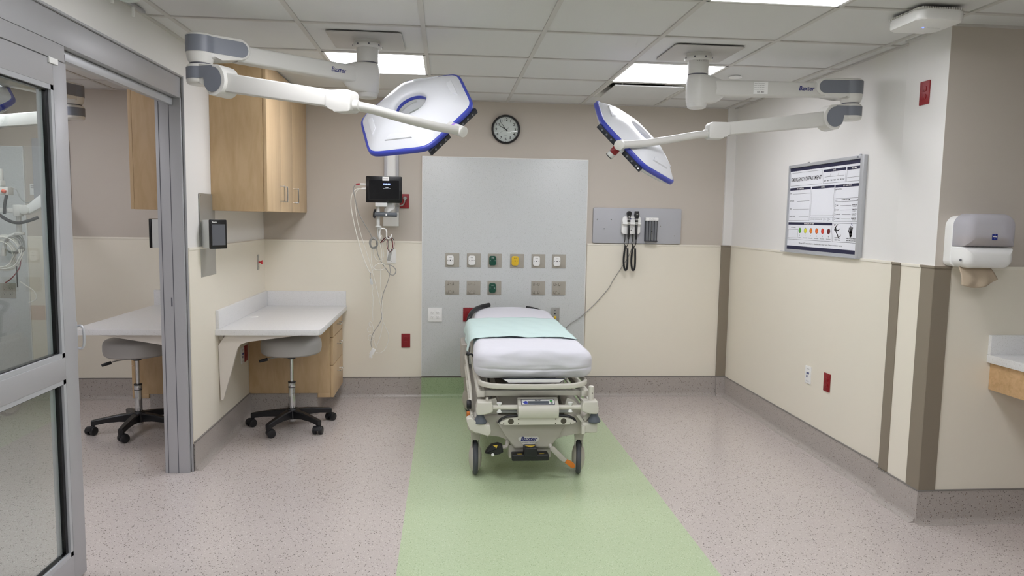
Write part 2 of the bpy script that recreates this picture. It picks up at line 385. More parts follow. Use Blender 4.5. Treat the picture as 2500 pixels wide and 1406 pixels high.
cove('baseboard_back', (RX0, yb), (XN, yb), (0, -1), cove_m)
cove('baseboard_corner', (2.325, YB - .026), (XR, YB - .026), (0, -1), cove_m)
cove('baseboard_right', (XR - W_, YPE), (XR - W_, YB - .02), (-1, 0), cove_m)
cove('baseboard_pilaster', (XP - W_, YP - W_), (XP - W_, YPE + .006), (-1, 0), cove_m)
cove('baseboard_return', (XP - W_ - .007, YP - W_), (RX1, YP - W_), (0, -1), cove_m)
cove('baseboard_left', (XL + W_, 4.22), (XL + W_, YB), (1, 0), cove_m)
cove('baseboard_left_far', (XN - W_, 4.22), (XN - W_, YB), (-1, 0), cove_m)
# brown corner guards
def guard(lab, poly, cap, z0c=None):
    t = thing('corner_guard', lab, 'corner guard', (poly[0][0], poly[0][1], ZB), 0)
    b = B(); prism(b, poly, (0, 0, z0g), EX, EY, (0, 0, z1g - z0g)); obj('guard_strip', b, guard_m, t, True)
    for (za, zb_) in [(z1g, z1g + .012)] + ([(z0g - .008, z0g)] if z0c else []):
        b = B(); prism(b, cap, (0, 0, za), EX, EY, (0, 0, zb_ - za), .001); obj('end_cap', b, guard_m, t, True)
z0g, z1g = ZB + .004, ZR
def ell(x0, x1, y0, y1, tx, ty, c=.003):
    """L-shaped strip: outer corner at (x0, y0), legs along +x and +y"""
    return [(x0 + c, y0), (x1, y0), (x1, y0 + ty), (x0 + tx, y0 + ty), (x0 + tx, y1), (x0, y1), (x0, y0 + c)]
guard('narrow brown corner guard at the back right corner', ell(2.325, 2.403, YB - .0302, YB - W_, .0098, .0098), ell(2.322, 2.405, YB - .033, YB - W_, .0125, .0125))
xg = XP - W_
guard('brown corner guard strip at the far edge of the white pilaster', [(xg - .004, 3.55), (xg, 3.55), (xg, YPE + .001), (XR - W_ - .001, YPE + .001), (XR - W_ - .001, YPE + .005), (xg - .004, YPE + .005)], [(xg - .008, 3.548), (xg, 3.548), (xg, YPE + .006), (xg - .008, YPE + .006)], 1)
guard('wide brown corner guard on the outer corner below the towel dispenser', ell(xg - .006, xg + .085, YP - W_ - .006, 3.385, .006, .006), ell(xg - .010, xg + .087, YP - W_ - .010, 3.387, .010, .010))
# angle trim where walls meet the ceiling
b = B()
box(b, XL, 2.335, YB - .02, YB, H - .002, H + .012); box(b, XR - .02, XR, YPE, YB, H - .002, H + .012); box(b, XL, XL + .022, RY0, YB, H - .002, H + .012)
box(b, XP - .02, XP, YP, YPE, H - .002, H + .012); box(b, XP - .02, RX1, YP - .022, YP, H - .002, H + .012); box(b, RX0, XN, YB - .02, YB, H - .002, H + .012); box(b, XN - .02, XN, RY0, YB, H - .002, H + .012)
struct('trim_6', b, grid_m)

# ---------------------------------------------------------------- sliding door and its frame
XD = -1.475; YD = 3.0
b = B()
box(b, -1.604, -1.468, 4.185, 4.216, 0, 2.13, .002)
df = struct('door_1', b, alum)
b = B()
for x in (-1.585, -1.530): box(b, x - .0015, x + .0015, 4.1835, 4.19, 0, 2.12)
box(b, -1.545, -1.538, 4.1832, 4.19, .97, 1.02)
obj('groove', b, alud, df)
b = B(); box(b, -1.612, -1.470, 1.6, 4.205, 2.127, 2.240, .003); h_ = struct('door_2', b, alum)
b = B(); box(b, -1.535, -1.505, 1.6, 4.185, 2.085, 2.125, .004); obj('track', b, aluml, h_)
b = B(); box(b, -1.468, -1.457, 1.6, 4.212, 2.239, 2.248, .002); box(b, -1.466, -1.455, 4.204, 4.213, .0, 2.248, .002); obj('casing_edge', b, alum, h_)
b = B(); box(b, -1.52, -1.471, 1.6, 2.985, 2.064, 2.126, .002); hc = obj('track_cover', b, alum, h_)
b = B(); box(b, -1.52, -1.478, 2.985, 3.005, 2.066, 2.10, .004); obj('bumper', b, black_m, h_)
# sliding leaf
d = thing('sliding_door', 'tall aluminium framed sliding glass door slid open at the left', 'door', (XD - .02, 2.4, 0))
x0, x1 = XD - .045, XD
b = B()
box(b, x0, x1, YD - .095, YD, .012, 2.062, .003)                # leading stile
box(b, x0, x1, 1.75, 1.845, .012, 2.062, .003)
obj('stile', b, alum, d, True)
b = B(); box(b, x0, x1, 1.845, YD - .095, 1.965, 2.062, .002); obj('top_rail', b, alum, d, True)
b = B(); box(b, x0, x1, 1.845, YD - .095, .842, .928, .002); obj('middle_rail', b, alum, d, True)
b = B(); box(b, x0, x1, 1.845, YD - .095, .012, .125, .002); obj('bottom_rail', b, alum, d, True)
for (z0, z1) in ((.928, 1.965), (.125, .842)):
    b = B(); box(b, XD - .026, XD - .020, 1.85, YD - .1, z0 + .005, z1 - .005); p = obj('glass_pane', b, glass_m, d, True)
    b = B(); y0, y1 = 1.845, YD - .095
    box(b, XD - .012, XD - .002, y1 - .018, y1, z0, z1); box(b, XD - .012, XD - .002, y0, y1, z1 - .018, z1); box(b, XD - .012, XD - .002, y0, y1, z0, z0 + .018)
    obj('glazing_bead', b, aluml, p, True)
    b = B()
    box(b, XD - .032, XD - .0125, y1 - .034, y1 - .012, z0, z1); box(b, XD - .032, XD - .0125, y0, y1 - .03, z1 - .024, z1 - .014); box(b, XD - .032, XD - .0125, y0, y1 - .03, z0 + .014, z0 + .022)
    obj('gasket', b, blackg, p, True)
    b = B(); box(b, XD - .038, XD - .027, y1 - .05, y1 - .034, z0, z1); box(b, XD - .038, XD - .027, y0, y1, z0, z0 + .012); obj('glazing_bead', b, aluml, p, True)
for s, xa in ((1, XD), (-1, -1.548)):
    b = B(); ym = YD + .007
    tube(b, [(xa - s * .004, ym, 1.035), (xa + s * .010, ym, 1.038), (xa + s * .020, ym, 1.026), (xa + s * .023, ym, .99), (xa + s * .020, ym, .956), (xa + s * .010, ym, .944), (xa - s * .004, ym, .947)], .005, 10, 6)
    box(b, min(xa, xa - s * .03), max(xa, xa - s * .03), YD - .001, YD + .004, .925, 1.055, .001)
    obj('pull_handle', b, aluml, d, True)
b = B(); box(b, -1.4745, -1.468, 2.87, 2.93, 2.043, 2.064, .001); hl = obj('sticker', b, white_pl, d, True, label='small pale sticker')

# ---------------------------------------------------------------- cupboards, desks
def mirror(bm, sg, ext=.065):
    if sg < 0:
        for v in bm.verts: v.co.x = -3.06 - (v.co.x + (ext if v.co.x > -1.0 else 0))
def desk(sg, lab):
    t = thing('desk', lab, 'desk', ((-1.1 if sg > 0 else -1.96), 5.2, .765))
    b = B(); prism(b, [(-1.4535, 4.645), (-.83, 4.645), (-.812, 4.652), (-.80, 4.675), (-.806, YB - .008), (-1.4535, YB - .008)], (0, 0, .728), EX, EY, (0, 0, .037), .003); mirror(b, sg); obj('worktop', b, quartz, t, True)
    b = B(); box(b, -1.4535, -1.434, 4.66, YB - .007, .765, .885, .002); box(b, -1.434, -.812, YB - .027, YB - .007, .765, .885, .002); mirror(b, sg); obj('backsplash', b, quartz, t, True)
    b = B(); poly = [(-1.402, .727), (-.925, .727), (-.925, .722), (-1.18, .69), (-1.27, .678), (-1.315, .662), (-1.335, .635), (-1.352, .57), (-1.428, .30), (-1.437, .295), (-1.445, .30), (-1.453, .655)]
    if sg < 0: poly = [(-1.402, .727), (-.925, .727), (-.925, .724), (-1.30, .652), (-1.335, .63), (-1.352, .57), (-1.428, .30), (-1.437, .295), (-1.445, .30), (-1.453, .655)]
    prism(b, poly, (0, 4.70, 0), EX, EZ, (0, .022, 0), .001); mirror(b, sg); obj('bracket', b, brack_m, t, True)
    b = B(); box(b, -1.4535, -.95, 4.69, 4.735, .700, .727, .002) if False else box(b, -1.452, -1.43, 4.722, 5.9, .69, .727, .001); mirror(b, sg); obj('wall_cleat', b, brack_m, t, True)
    b = B(); lathe(b, [(0, .004), (.028, .004), (.031, .0025), (.032, 0)], (-1.37, 5.24, .765), 24); mirror(b, sg); obj('cable_grommet', b, white_pl, t, True)
    return t
desk(1, 'white quartz corner desk on a pale curved wall bracket, in the main room')
desk(-1, 'white quartz desk seen through the open sliding doorway')
def dpull(b, x, y0, y1, z, off=.028, r=.0045):
    tube(b, [(x, y0, z), (x + off * .8, y0, z), (x + off, y0 + .006, z), (x + off, y1 - .006, z), (x + off * .8, y1, z), (x, y1, z)], r, 8, 4)
def vpull(b, x, y, z0, z1, off=.03, r=.0045):
    tube(b, [(x, y, z0), (x + off * .8, y, z0), (x + off, y, z0 + .006), (x + off, y, z1 - .006), (x + off * .8, y, z1), (x, y, z1)], r, 8, 4)
def drawers(sg, lab):
    t = thing('drawer_cabinet', lab, 'cabinet', ((-1.13 if sg > 0 else -1.93), 5.6, 0))
    b = B(); box(b, -1.452, -.862, 5.40, YB - .01, .168, .727, .001); box(b, -.955, -.862, 5.40, YB - .04, .135, .168, .001); mirror(b, sg); obj('carcass', b, maple, t, True)
    b = B(); box(b, -1.452, -.958, 5.41, YB - .05, 0, .166, .001); mirror(b, sg); obj('plinth', b, cove_m, t, True)
    for (z0, z1) in ((.592, .724), (.38, .588), (.135, .376)):
        b = B(); box(b, -.860, -.838, 5.402, YB - .045, z0, z1, .0015); mirror(b, sg); dr = obj('drawer', b, maple, t, True)
        b = B(); zz = z1 - .06 if z1 - z0 < .15 else z1 - .075; dpull(b, -.838, 5.59, 5.70, zz); mirror(b, sg); obj('handle', b, chrome, dr, True)
drawers(1, 'three drawer maple cabinet under the corner desk in the main room')
drawers(-1, 'maple cabinet side under the desk beyond the open doorway')
def wallcab(sg, lab):
    t = thing('wall_cabinet', lab, 'cabinet', ((-1.3 if sg > 0 else -1.76), 5.3, 1.515))
    x0 = -1.4595
    b = B(); box(b, x0, -1.142, 4.65, YB - .001, 1.515, H - .004, .001); mirror(b, sg); obj('carcass', b, maple, t, True)
    for k, (y0, y1) in enumerate(((4.652, 5.042), (5.045, 5.41), (5.413, YB - .004))):
        b = B(); box(b, -1.140, -1.119, y0, y1, 1.516, H - .006, .0015); mirror(b, sg); dr = obj('door', b, mapleD, t, True)
        b = B(); vpull(b, -1.119, (5.0, 5.087, 5.455)[k], 1.585, 1.685); mirror(b, sg); obj('handle', b, chrome, dr, True)
wallcab(1, 'maple wall cabinet with three doors above the corner desk')
wallcab(-1, 'maple wall cabinet glimpsed through the open sliding doorway')

# ---------------------------------------------------------------- stools
def stool(lab, loc, rz, seatrot=0):
    t = thing('rolling_stool', lab, 'stool', loc, rz)
    b = B(); lathe(b, [(0, .646), (.10, .646), (.165, .643), (.190, .636), (.202, .622), (.206, .60), (.206, .566), (.200, .540), (.188, .530), (.17, .527), (0, .527)], seg=48); obj('seat', b, vinylg, t)
    b = B(); box(b, -.09, .09, -.03, .03, .508, .527, .004); box(b, -.03, .03, -.09, .09, .508, .527, .004); cyl(b, (0, 0, .49), (0, 0, .515), .028, bev=.003); obj('seat_plate', b, black_m, t)
    b = B(); cyl(b, (0, 0, .30), (0, 0, .495), .0125); cyl(b, (0, 0, .04), (0, 0, .30), .0235, bev=.002); cyl(b, (0, 0, .285), (0, 0, .32), .0255, bev=.002); obj('column', b, chrome, t)
    b = B(); cyl(b, (0, 0, .318), (0, 0, .326), .0262); cyl(b, (0, 0, .284), (0, 0, .288), .0258); obj('column_ring', b, black_m, t)
    b = B(); tube(b, [(.02, .007, .505), (.12, .04, .500), (.165, .057, .490)], .004, 6); lv = obj('lever', b, steel, t)
    b = B(); cyl(b, (.15, .052, .493), (.205, .071, .480), .0115, .010, 12, bev=.003); obj('lever_knob', b, black_m, lv)
    b = B(); lathe(b, [(.027, .135), (.040, .133), (.048, .12), (.05, .07), (.04, .062), (.026, .062)], seg=24)
    for k in range(5):
        a = 2 * PI * k / 5; mt = Matrix.Rotation(a, 4, 'Z')
        t_ = bmesh.new()
        P = [(.03, .128, .027, .062), (.12, .122, .023, .046), (.20, .110, .020, .036), (.262, .100, .018, .036), (.288, .094, .016, .040)]
        rings = []
        for (x, zt, hw, hh) in P:
            rings.append([t_.verts.new((x, y, z)) for (y, z) in ((-hw, zt - .006), (-hw * .7, zt), (hw * .7, zt), (hw, zt - .006), (hw * .9, zt - hh), (-hw * .9, zt - hh))])
        for r1, r2 in zip(rings, rings[1:]):
            for i in range(6): t_.faces.new((r1[i], r1[(i + 1) % 6], r2[(i + 1) % 6], r2[i]))
        t_.faces.new(rings[0]); t_.faces.new(rings[-1]); addgeo(b, t_, mt)
    obj('star_base', b, black_m, t)
    for k in range(5):
        a = 2 * PI * k / 5; sw = (.9, 2.4, -1.0, .5, 3.0)[k]
        mt = Matrix.Rotation(a, 4, 'Z') @ Matrix.Translation((.278, 0, 0)) @ Matrix.Rotation(sw, 4, 'Z')
        b = B(); s = bmesh.new(); cyl(s, (0, 0, .05), (0, 0, .085), .011, seg=12)
        for yy in (-.020, .020): cyl(s, (.014, yy - .013, .0285), (.014, yy + .013, .0285), .0285, seg=22, bev=.005)
        prism(s, [(.014 + .0310 * math.cos(u), .0285 + .0310 * math.sin(u)) for u in [PI * (.02 + .9 * q / 10) for q in range(11)]] + [(-.010, .030)], (0, -.017, 0), EX, EZ, (0, .034, 0), .002)
        addgeo(b, s, mt); obj('caster', b, black_m, t)
    return t
st = stool('grey round rolling stool under the corner desk in the main room', (-1.08, 5.105, 0), math.radians(176))
dup(st, (-2.10, 5.05, 0), math.radians(198), 'grey round rolling stool beyond the open doorway')

# ---------------------------------------------------------------- headwall panel and wall devices
def headwall(x0, x1, lab):
    t = thing('headwall_panel', lab, 'wall panel', ((x0 + x1) / 2, YB, .18))
    b = B(); box(b, x0, x1, YB - .016, YB - .0005, .178, 1.984, .001); obj('panel_sheet', b, panel_m, t, True)
    b = B(); box(b, x0 - .004, x0, YB - .017, YB - .0005, .178, 1.988); box(b, x1, x1 + .004, YB - .017, YB - .0005, .178, 1.988); box(b, x0 - .004, x1 + .004, YB - .017, YB - .0005, 1.984, 1.988); obj('edge_trim', b, white_pl, t, True)
headwall(-.197, 1.158, 'tall white speckled headwall panel behind the stretcher')
headwall(-4.55, -3.255, 'white speckled headwall panel seen through the glass door')
YPAN = YB - .016
def gas(kind, col, lab, grp, x, z, yw=YPAN):
    t = thing('gas_outlet', lab, 'gas outlet', (x, yw, z), 0, grp)
    b = B(); plate(b, .114, .114, .002, 0, -.005); box(b, -.0005, .0005, -.0056, -.005, -.05, .05) if kind == 0 else None; obj('wall_plate', b, platem, t)
    if kind == 1:
        b = B(); poly = rrect(.056, .074, .013, 5, -.017, 0); poly = [(px, pz + (.003 if pz > 0 else -.003) * (1 - ((px + .017) / .028) ** 2)) for px, pz in poly]
        prism(b, poly, (0, -.004, 0), EX, EZ, (0, -.016, 0), .003); f = obj('outlet_face', b, col, t)
        dk = ink if col is not greenp else white_pl
        b = B()
        disc(b, -.017, .0, .0045, -.0203); disc(b, -.036, .0, .0026, -.0203); disc(b, .002, .0, .0026, -.0203)
        text(b, {'v': 'VACUUM', 'g': 'OXYGEN', 'y': 'MED AIR'}['v' if col is white_pl else 'g' if col is greenp else 'y'], -.017, .0225, .0075, -.0203, bold=.0001, fit=.021)
        obj('markings', b, dk, f, keepn=True)
        if col is greenp:
            b = B(); disc(b, -.017, .0, .0046, -.0204); obj('port', b, darkpan, f, keepn=True)
    else:
        for (px, pz) in ((-.037, .034), (.003, .034), (-.037, -.034), (.003, -.034)):
            b = B(); prism(b, rrect(.012, .020, .005, 4, px, pz), (0, -.005, 0), EX, EZ, (0, -.009, 0), .002); obj('clip', b, platem, t)
        b = B(); box(b, -.028, -.006, -.012, -.005, -.050, -.036, .002); obj('latch', b, platem, t)
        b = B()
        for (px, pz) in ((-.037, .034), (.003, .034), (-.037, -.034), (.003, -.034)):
            prism(b, rrect(.016, .024, .006, 4, px + .0015, pz - .0015), (0, -.005, 0), EX, EZ, (0, -.0006, 0))  # clip shade painted as larger darker patches, shifted down and right
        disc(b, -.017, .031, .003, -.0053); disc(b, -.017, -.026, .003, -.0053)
        obj('clip_shade_and_dots', b, plated, t)
    return t
zt, zl = 1.148, .922
for x, c, lab in ((.049, white_pl, 'white gas outlet in the top row, leftmost'), (.226, white_pl, 'white gas outlet in the top row, between the leftmost and the green one'),
                  (.398, greenp, 'green oxygen outlet in the top row of the headwall'), (.583, yellowp, 'yellow medical air outlet on the headwall'),
                  (.761, white_pl, 'white gas outlet in the top row, just right of the yellow one'), (.933, white_pl, 'white gas outlet in the top row, rightmost')):
    gas(1, c, lab, 'gas outlets on the headwall', x, zt)
for x, k, lab in ((.050, 0, 'taupe slide plate with four clips in the lower row, leftmost'), (.226, 0, 'taupe slide plate with four clips, left of the lower green outlet'),
                  (.398, 1, 'green oxygen outlet in the lower row of the headwall'), (.763, 0, 'taupe slide plate with four clips in the lower row, second from right'),
                  (.937, 0, 'taupe slide plate with four clips in the lower row, rightmost')):
    gas(k, greenp, lab, 'gas outlets on the headwall', x, zl)
def outlet(lab, loc, rz, wide=False, col=red_m, dark=redd_m, kind='duplex', name='power_outlet', cat='outlet'):
    t = thing(name, lab, cat, loc, rz)
    w_ = .117 if wide else .073
    b = B(); plate(b, w_, .116, .003, 0, -.006, bev=.0015); obj('cover_plate', b, col, t)
    xs = (-.023, .023) if wide else (0,)
    if kind == 'duplex':
        for x in xs:
            for z in (.019, -.019):
                b = B(); plate(b, .034, .028, .011, -.005, -.0085, x, z, .001); f = obj('socket', b, col, t)
                b = B(); quad(b, x - .008, x - .0065, z - .001, z + .007, -.0087); quad(b, x + .006, x + .0075, z - .001, z + .006, -.0087); disc(b, x, z - .007, .0028, -.0087, 12)
                obj('slots', b, dark, f, keepn=True)
    return t
outlet('white four socket outlet at the left foot of the headwall panel', (-.09, YPAN, .695), 0, True, white_pl, ink)
outlet('red four socket outlet peeking out left of the stretcher head', (.20, YPAN, .698), 0, True)
outlet('red four socket outlet almost hidden behind the mattress head', (.672, YPAN, .698), 0, True)
outlet('red wall outlet low on the back wall below the monitor cables', (-.329, YB - W_, .477), 0)
ro = outlet('red wall outlet beside the patient monitor with a grey plug in it', (-.343, YB, 1.622), 0)
outlet('red wall outlet high on the white pilaster', (XP, 3.462, 2.153), -PI / 2)
outlet('red wall outlet low on the right wall', (XR - W_, 4.262, .497), -PI / 2)
outlet('red wall outlet under the corner desk behind its bracket', (XL + W_, 5.325, .487), PI / 2)
def datao(lab, loc, rz):
    t = outlet(lab, loc, rz, False, white_pl, ink, 'none', 'data_outlet', 'data outlet')
    b = B()
    for (x, z) in ((-.008, .012), (.010, .012), (-.008, -.010)): box(b, x - .006, x + .006, -.0085, -.0055, z - .007, z + .007, .001)
    obj('data_jack', b, inkblue, t)
    b = B(); quad(b, -.018, .02, .036, .044, -.0064); quad(b, -.018, .02, -.046, -.038, -.0064); obj('label_window', b, greybox, t, keepn=True)
datao('white data outlet with blue jacks low on the right wall', (XR - W_, 4.50, .494), -PI / 2)
datao('white data outlet with blue jacks under the corner desk', (XL + W_, 5.235, .487), PI / 2)
t = thing('switch_plate', 'steel wall plate with a small knob right of the mattress head', 'wall plate', (.910, YPAN, .69))
b = B(); plate(b, .075, .142, .002, 0, -.006, bev=.0015); obj('cover_plate', b, steel, t)
b = B(); disc(b, 0, .045, .0035, -.0063); disc(b, 0, .018, .006, -.0063); obj('screw', b, ink, t, keepn=True)
b = B(); cyl(b, (0, -.006, -.012), (0, -.02, -.012), .011, bev=.002); obj('knob', b, yellowp, t)
t = thing('switch_plate', 'blank white cover plate on the back wall behind the coiled cables', 'wall plate', (-.447, YB - W_, 1.173))
b = B(); plate(b, .073, .116, .003, 0, -.006, bev=.0015); obj('cover_plate', b, white_pl, t)
b = B(); disc(b, 0, .042, .002, -.0063); disc(b, 0, -.042, .002, -.0063); obj('screw', b, faint, t, keepn=True)
# emergency button on left wall above the desk
t = thing('emergency_button', 'slim steel plate with a red push button above the desk', 'push button', (XL + W_, 5.715, 1.127), PI / 2)
b = B(); plate(b, .045, .116, .002, 0, -.005, bev=.001); obj('cover_plate', b, steel, t)
b = B(); cyl(b, (.004, -.005, 0), (.004, -.024, 0), .007, .006); cyl(b, (.004, -.022, 0), (.004, -.034, 0), .013, .0165, bev=.003); obj('button', b, mat('red_button', (200, 36, 48), .35), t)
b = B(); text(b, 'STAFF', 0, .04, .010, -.0053); text(b, 'ASSIST', 0, -.036, .009, -.0053); obj('lettering', b, ink, t, keepn=True)

# wall clock
t = thing('wall_clock', 'round wall clock with black rim on the tan back wall', 'clock', (.474, YB, 2.217))
RX = Matrix.Rotation(PI / 2, 4, 'X')
b = B(); lathe(b, [(.100, .0), (.116, .0), (.1175, .012), (.114, .03), (.108, .036), (.103, .034), (.1005, .026), (.100, .008)], seg=56, mtx=RX); obj('rim', b, black_m, t)
b = B(); lathe(b, [(0, .008), (.102, .008), (.102, .0), (0, 0)], seg=56, mtx=RX); fc = obj('dial', b, mat('clock_dial', (232, 233, 233), .4), t)
b = B(); R0 = -.0092
for k in range(1, 13):
    a = PI / 2 - k * PI / 6
    text(b, str(k), .0775 * math.cos(a), .0775 * math.sin(a), .0285, R0, bold=.0006)
for k in range(60):
    a = k * PI / 30; c, s = math.cos(a), math.sin(a); r = .0022 if k % 5 == 0 else .0007; disc(b, .0955 * c, .0955 * s, r, R0, 8)
obj('numerals', b, ink, fc, keepn=True)
b = B(); text(b, 'SKILCRAFT' if False else 'quartz', 0, -.048, .008, R0); obj('lettering', b, faint, fc, keepn=True)
def hand(name, ang, l, back, w_, y, m):
    b = B(); c, s = math.sin(ang), math.cos(ang); n = (s, -c)
    pts = [(-back * c + n[0] * w_, -back * s + n[1] * w_), (l * c + n[0] * w_ * .5, l * s + n[1] * w_ * .5), (l * c - n[0] * w_ * .5, l * s - n[1] * w_ * .5), (-back * c - n[0] * w_, -back * s - n[1] * w_)]
    prism(b, pts, (0, y, 0), EX, EZ, (0, -.0012, 0)); obj(name, b, m, t)
hand('hour_hand', math.radians(-61), .062, .016, .0032, -.011, ink)
hand('minute_hand', math.radians(-37), .086, .018, .0024, -.0128, ink)
hand('second_hand', math.radians(-120), .062, .030, .0008, -.0146, ink)
b = B(); lathe(b, [(0, .0335), (.05, .032), (.0995, .026)], seg=48, mtx=RX); obj('lens', b, glass_m, t)

# whiteboard on right wall
t = thing('whiteboard', 'framed emergency department whiteboard with printed form on the right wall', 'whiteboard', (XR, 4.93, 1.29), -PI / 2)
b = B(); box(b, .035, .915, -.010, -.0005, .02, .59); obj('board_sheet', b, boardw, t)
b = B(); box(b, .0385, .9105, -.02, 0, .585, .606, .003); box(b, .0385, .9105, -.02, 0, .004, .026, .003); box(b, .022, .038, -.02, 0, .004, .606, .003); box(b, .911, .951, -.024, 0, .004, .606, .006); obj('frame', b, aluml, t)
b = B(); box(b, -.02, .93, -.03, -.018, .003, .010, .002); obj('pen_ledge', b, aluml, t)
for xq in (.27, .875):
    b = B(); box(b, xq, xq + .015, -.012, -.002, .604, .614, .001); obj('clip', b, aluml, t)
yb_ = -.0104
b = B()
quad(b, .037, .910, .562, .586, yb_); quad(b, .039, .908, .026, .050, yb_)
for (x0, x1, z0, z1) in ((.483, .744, .531, .548), (.757, .909, .529, .547), (.044, .332, .431, .448), (.345, .624, .430, .447), (.635, .910, .428, .446), (.044, .623, .195, .212)): quad(b, x0, x1, z0, z1, yb_)
text(b, 'IAI', .88, .596, .012, -.0204, bold=.0006)
obj('printed_bands', b, navy, t, keepn=True)
b = B()
for (s, x, z, sz) in (('DATE', .613, .5395, .0135), ('ROOM #', .833, .538, .0135), ('MY CARE TEAM', .188, .4395, .0135), ('NOTES', .485, .4385, .0135), ('MY CARE PLAN', .772, .437, .0135), ('MANAGING MY PAIN', .333, .2035, .0135)):
    text(b, s, x, z, sz, yb_ - .0003, bold=.0003)
obj('white_lettering', b, white_pl, t, keepn=True)
b = B(); th = .0016
for (x0, x1, z0, z1) in ((.045, .470, .461, .550), (.483, .745, .460, .548), (.757, .910, .459, .547), (.044, .332, .222, .447), (.345, .624, .256, .447), (.635, .910, .220, .445), (.343, .625, .221, .246), (.043, .623, .093, .212), (.635, .909, .093, .210), (.050, .187, .103, .164)): outline(b, x0, x1, z0, z1, th, yb_)
for (x0, x1, z) in ((.50, .728, .500), (.763, .905, .483), (.085, .322, .405), (.150, .322, .354), (.100, .322, .300), (.185, .322, .249), (.645, .903, .360), (.645, .903, .341)): quad(b, x0, x1, z, z + th, yb_)
for z in (.316, .289, .262, .236):
    quad(b, {.316: .707, .289: .707, .262: .726, .236: .722}[z], .822, z, z + th, yb_); outline(b, .642, .652, z - .005, z + .009, .0012, yb_); outline(b, .892, .902, z - .005, z + .009, .0012, yb_)
outline(b, .514, .524, .226, .240, .0012, yb_); outline(b, .566, .576, .226, .240, .0012, yb_)
def seg2(b, x0, z0, x1, z1, w_, y): 
    dx, dz = x1 - x0, z1 - z0; l = math.hypot(dx, dz); nx, nz = -dz / l * w_ / 2, dx / l * w_ / 2
    b.faces.new([b.verts.new(p) for p in ((x0 + nx, y, z0 + nz), (x0 - nx, y, z0 - nz), (x1 - nx, y, z1 - nz), (x1 + nx, y, z1 + nz))])
seg2(b, .563, .502, .572, .522, .0015, yb_); seg2(b, .655, .502, .664, .522, .0015, yb_)
text(b, 'EMERGENCY DEPARTMENT', .258, .503, .036, yb_, bold=.0005, fit=.405)
text(b, 'SUN   MON   TUE   WED   THU   FRI   SAT', .613, .477, .0115, yb_, bold=.0003, fit=.24)
for (s, x, z, sz) in (('RN', .050, .410, .012), ('PHYSICIAN', .050, .358, .012), ('TECH', .050, .304, .012), ('CHARGE NURSE', .050, .253, .012), ('DISPOSITION:', .640, .417, .0115),
                      ('LABS', .657, .318, .010), ('X-RAYS', .657, .291, .010), ('ULTRASOUND', .657, .264, .0075), ('CT SCAN/MRI', .657, .238, .0075), ('ROOM', .643, .350, .008), ('ANY FOOD OR DRINK ALLOWED?', .350, .2335, .0095), ('YES', .528, .2335, .009), ('NO', .580, .2335, .009)):
    text(b, s, x, z, sz, yb_, 'LEFT', bold=.0002)
text(b, 'ESTIMATED TIME', .762, .3515, .0125, yb_, bold=.0002); text(b, 'DONE', .890, .350, .008, yb_, bold=.0002)
for z, s in ((.316, '60 MINUTES'), (.289, '90 MINUTES'), (.262, '90 MINUTES'), (.236, '90 MINUTES')):
    text(b, s, .857, z + .003, .0095, yb_, bold=.0003, fit=.052); text(b, 'FOR RESULTS', .860, z - .006, .006, yb_, bold=.0001, fit=.04)
text(b, 'MY PAIN GOAL', .120, .177, .0095, yb_, bold=.0002)
for k, (n, s) in enumerate((('0', 'No Pain'), ('2', 'Hurts a Little'), ('4', 'Hurts Little More'), ('6', 'Hurts Even More'), ('8', 'Hurts a Whole Lot'), ('10', 'Hurts Worst'))):
    text(b, n, .214 + .0745 * k, .123, .011, yb_, bold=.0002); text(b, s, .214 + .0745 * k, .108, .0075, yb_, bold=.0001, fit=.05 if k else .03)
text(b, 'PLEASE CALL,', .691, .119, .0105, yb_, bold=.0003); text(b, "DON'T FALL!", .691, .106, .0105, yb_, bold=.0003)
text(b, 'WASH YOUR HANDS', .840, .119, .0105, yb_, bold=.0003, fit=.108); text(b, 'EVERY TIME, ALL THE TIME', .840, .106, .007, yb_, bold=.0002, fit=.1)
text(b, 'We are NOT responsible for valuables left in your room. Please send them home.', .478, .071, .0145, yb_, shear=.2, fit=.545)
disc(b, .655, .199, .007, yb_)
for s in ((.66, .188, .672, .160, .016), (.663, .186, .690, .202, .006), (.66, .186, .650, .165, .006), (.672, .163, .700, .166, .008), (.700, .166, .709, .176, .007), (.670, .158, .690, .140, .008), (.690, .140, .703, .118, .008), (.712, .128, .730, .138, .003), (.708, .128, .728, .129, .003)): seg2(b, *s, yb_)
for k, (dx, l) in enumerate(((-.022, .034), (-.008, .044), (.004, .042), (.016, .036))): seg2(b, .838 + dx * .3, .150, .838 + dx, .150 + l, .0075, yb_)
disc(b, .836, .147, .017, yb_, sx=.9); seg2(b, .824, .150, .806, .172, .008, yb_); seg2(b, .832, .140, .838, .126, .018, yb_)
obj('black_print', b, ink, t, keepn=True)
b = B()
for (x, z) in ((.826, .199), (.838, .205), (.850, .199)): disc(b, x, z, .0035, yb_, sx=.7)
obj('water_drops', b, inkblue, t, keepn=True)
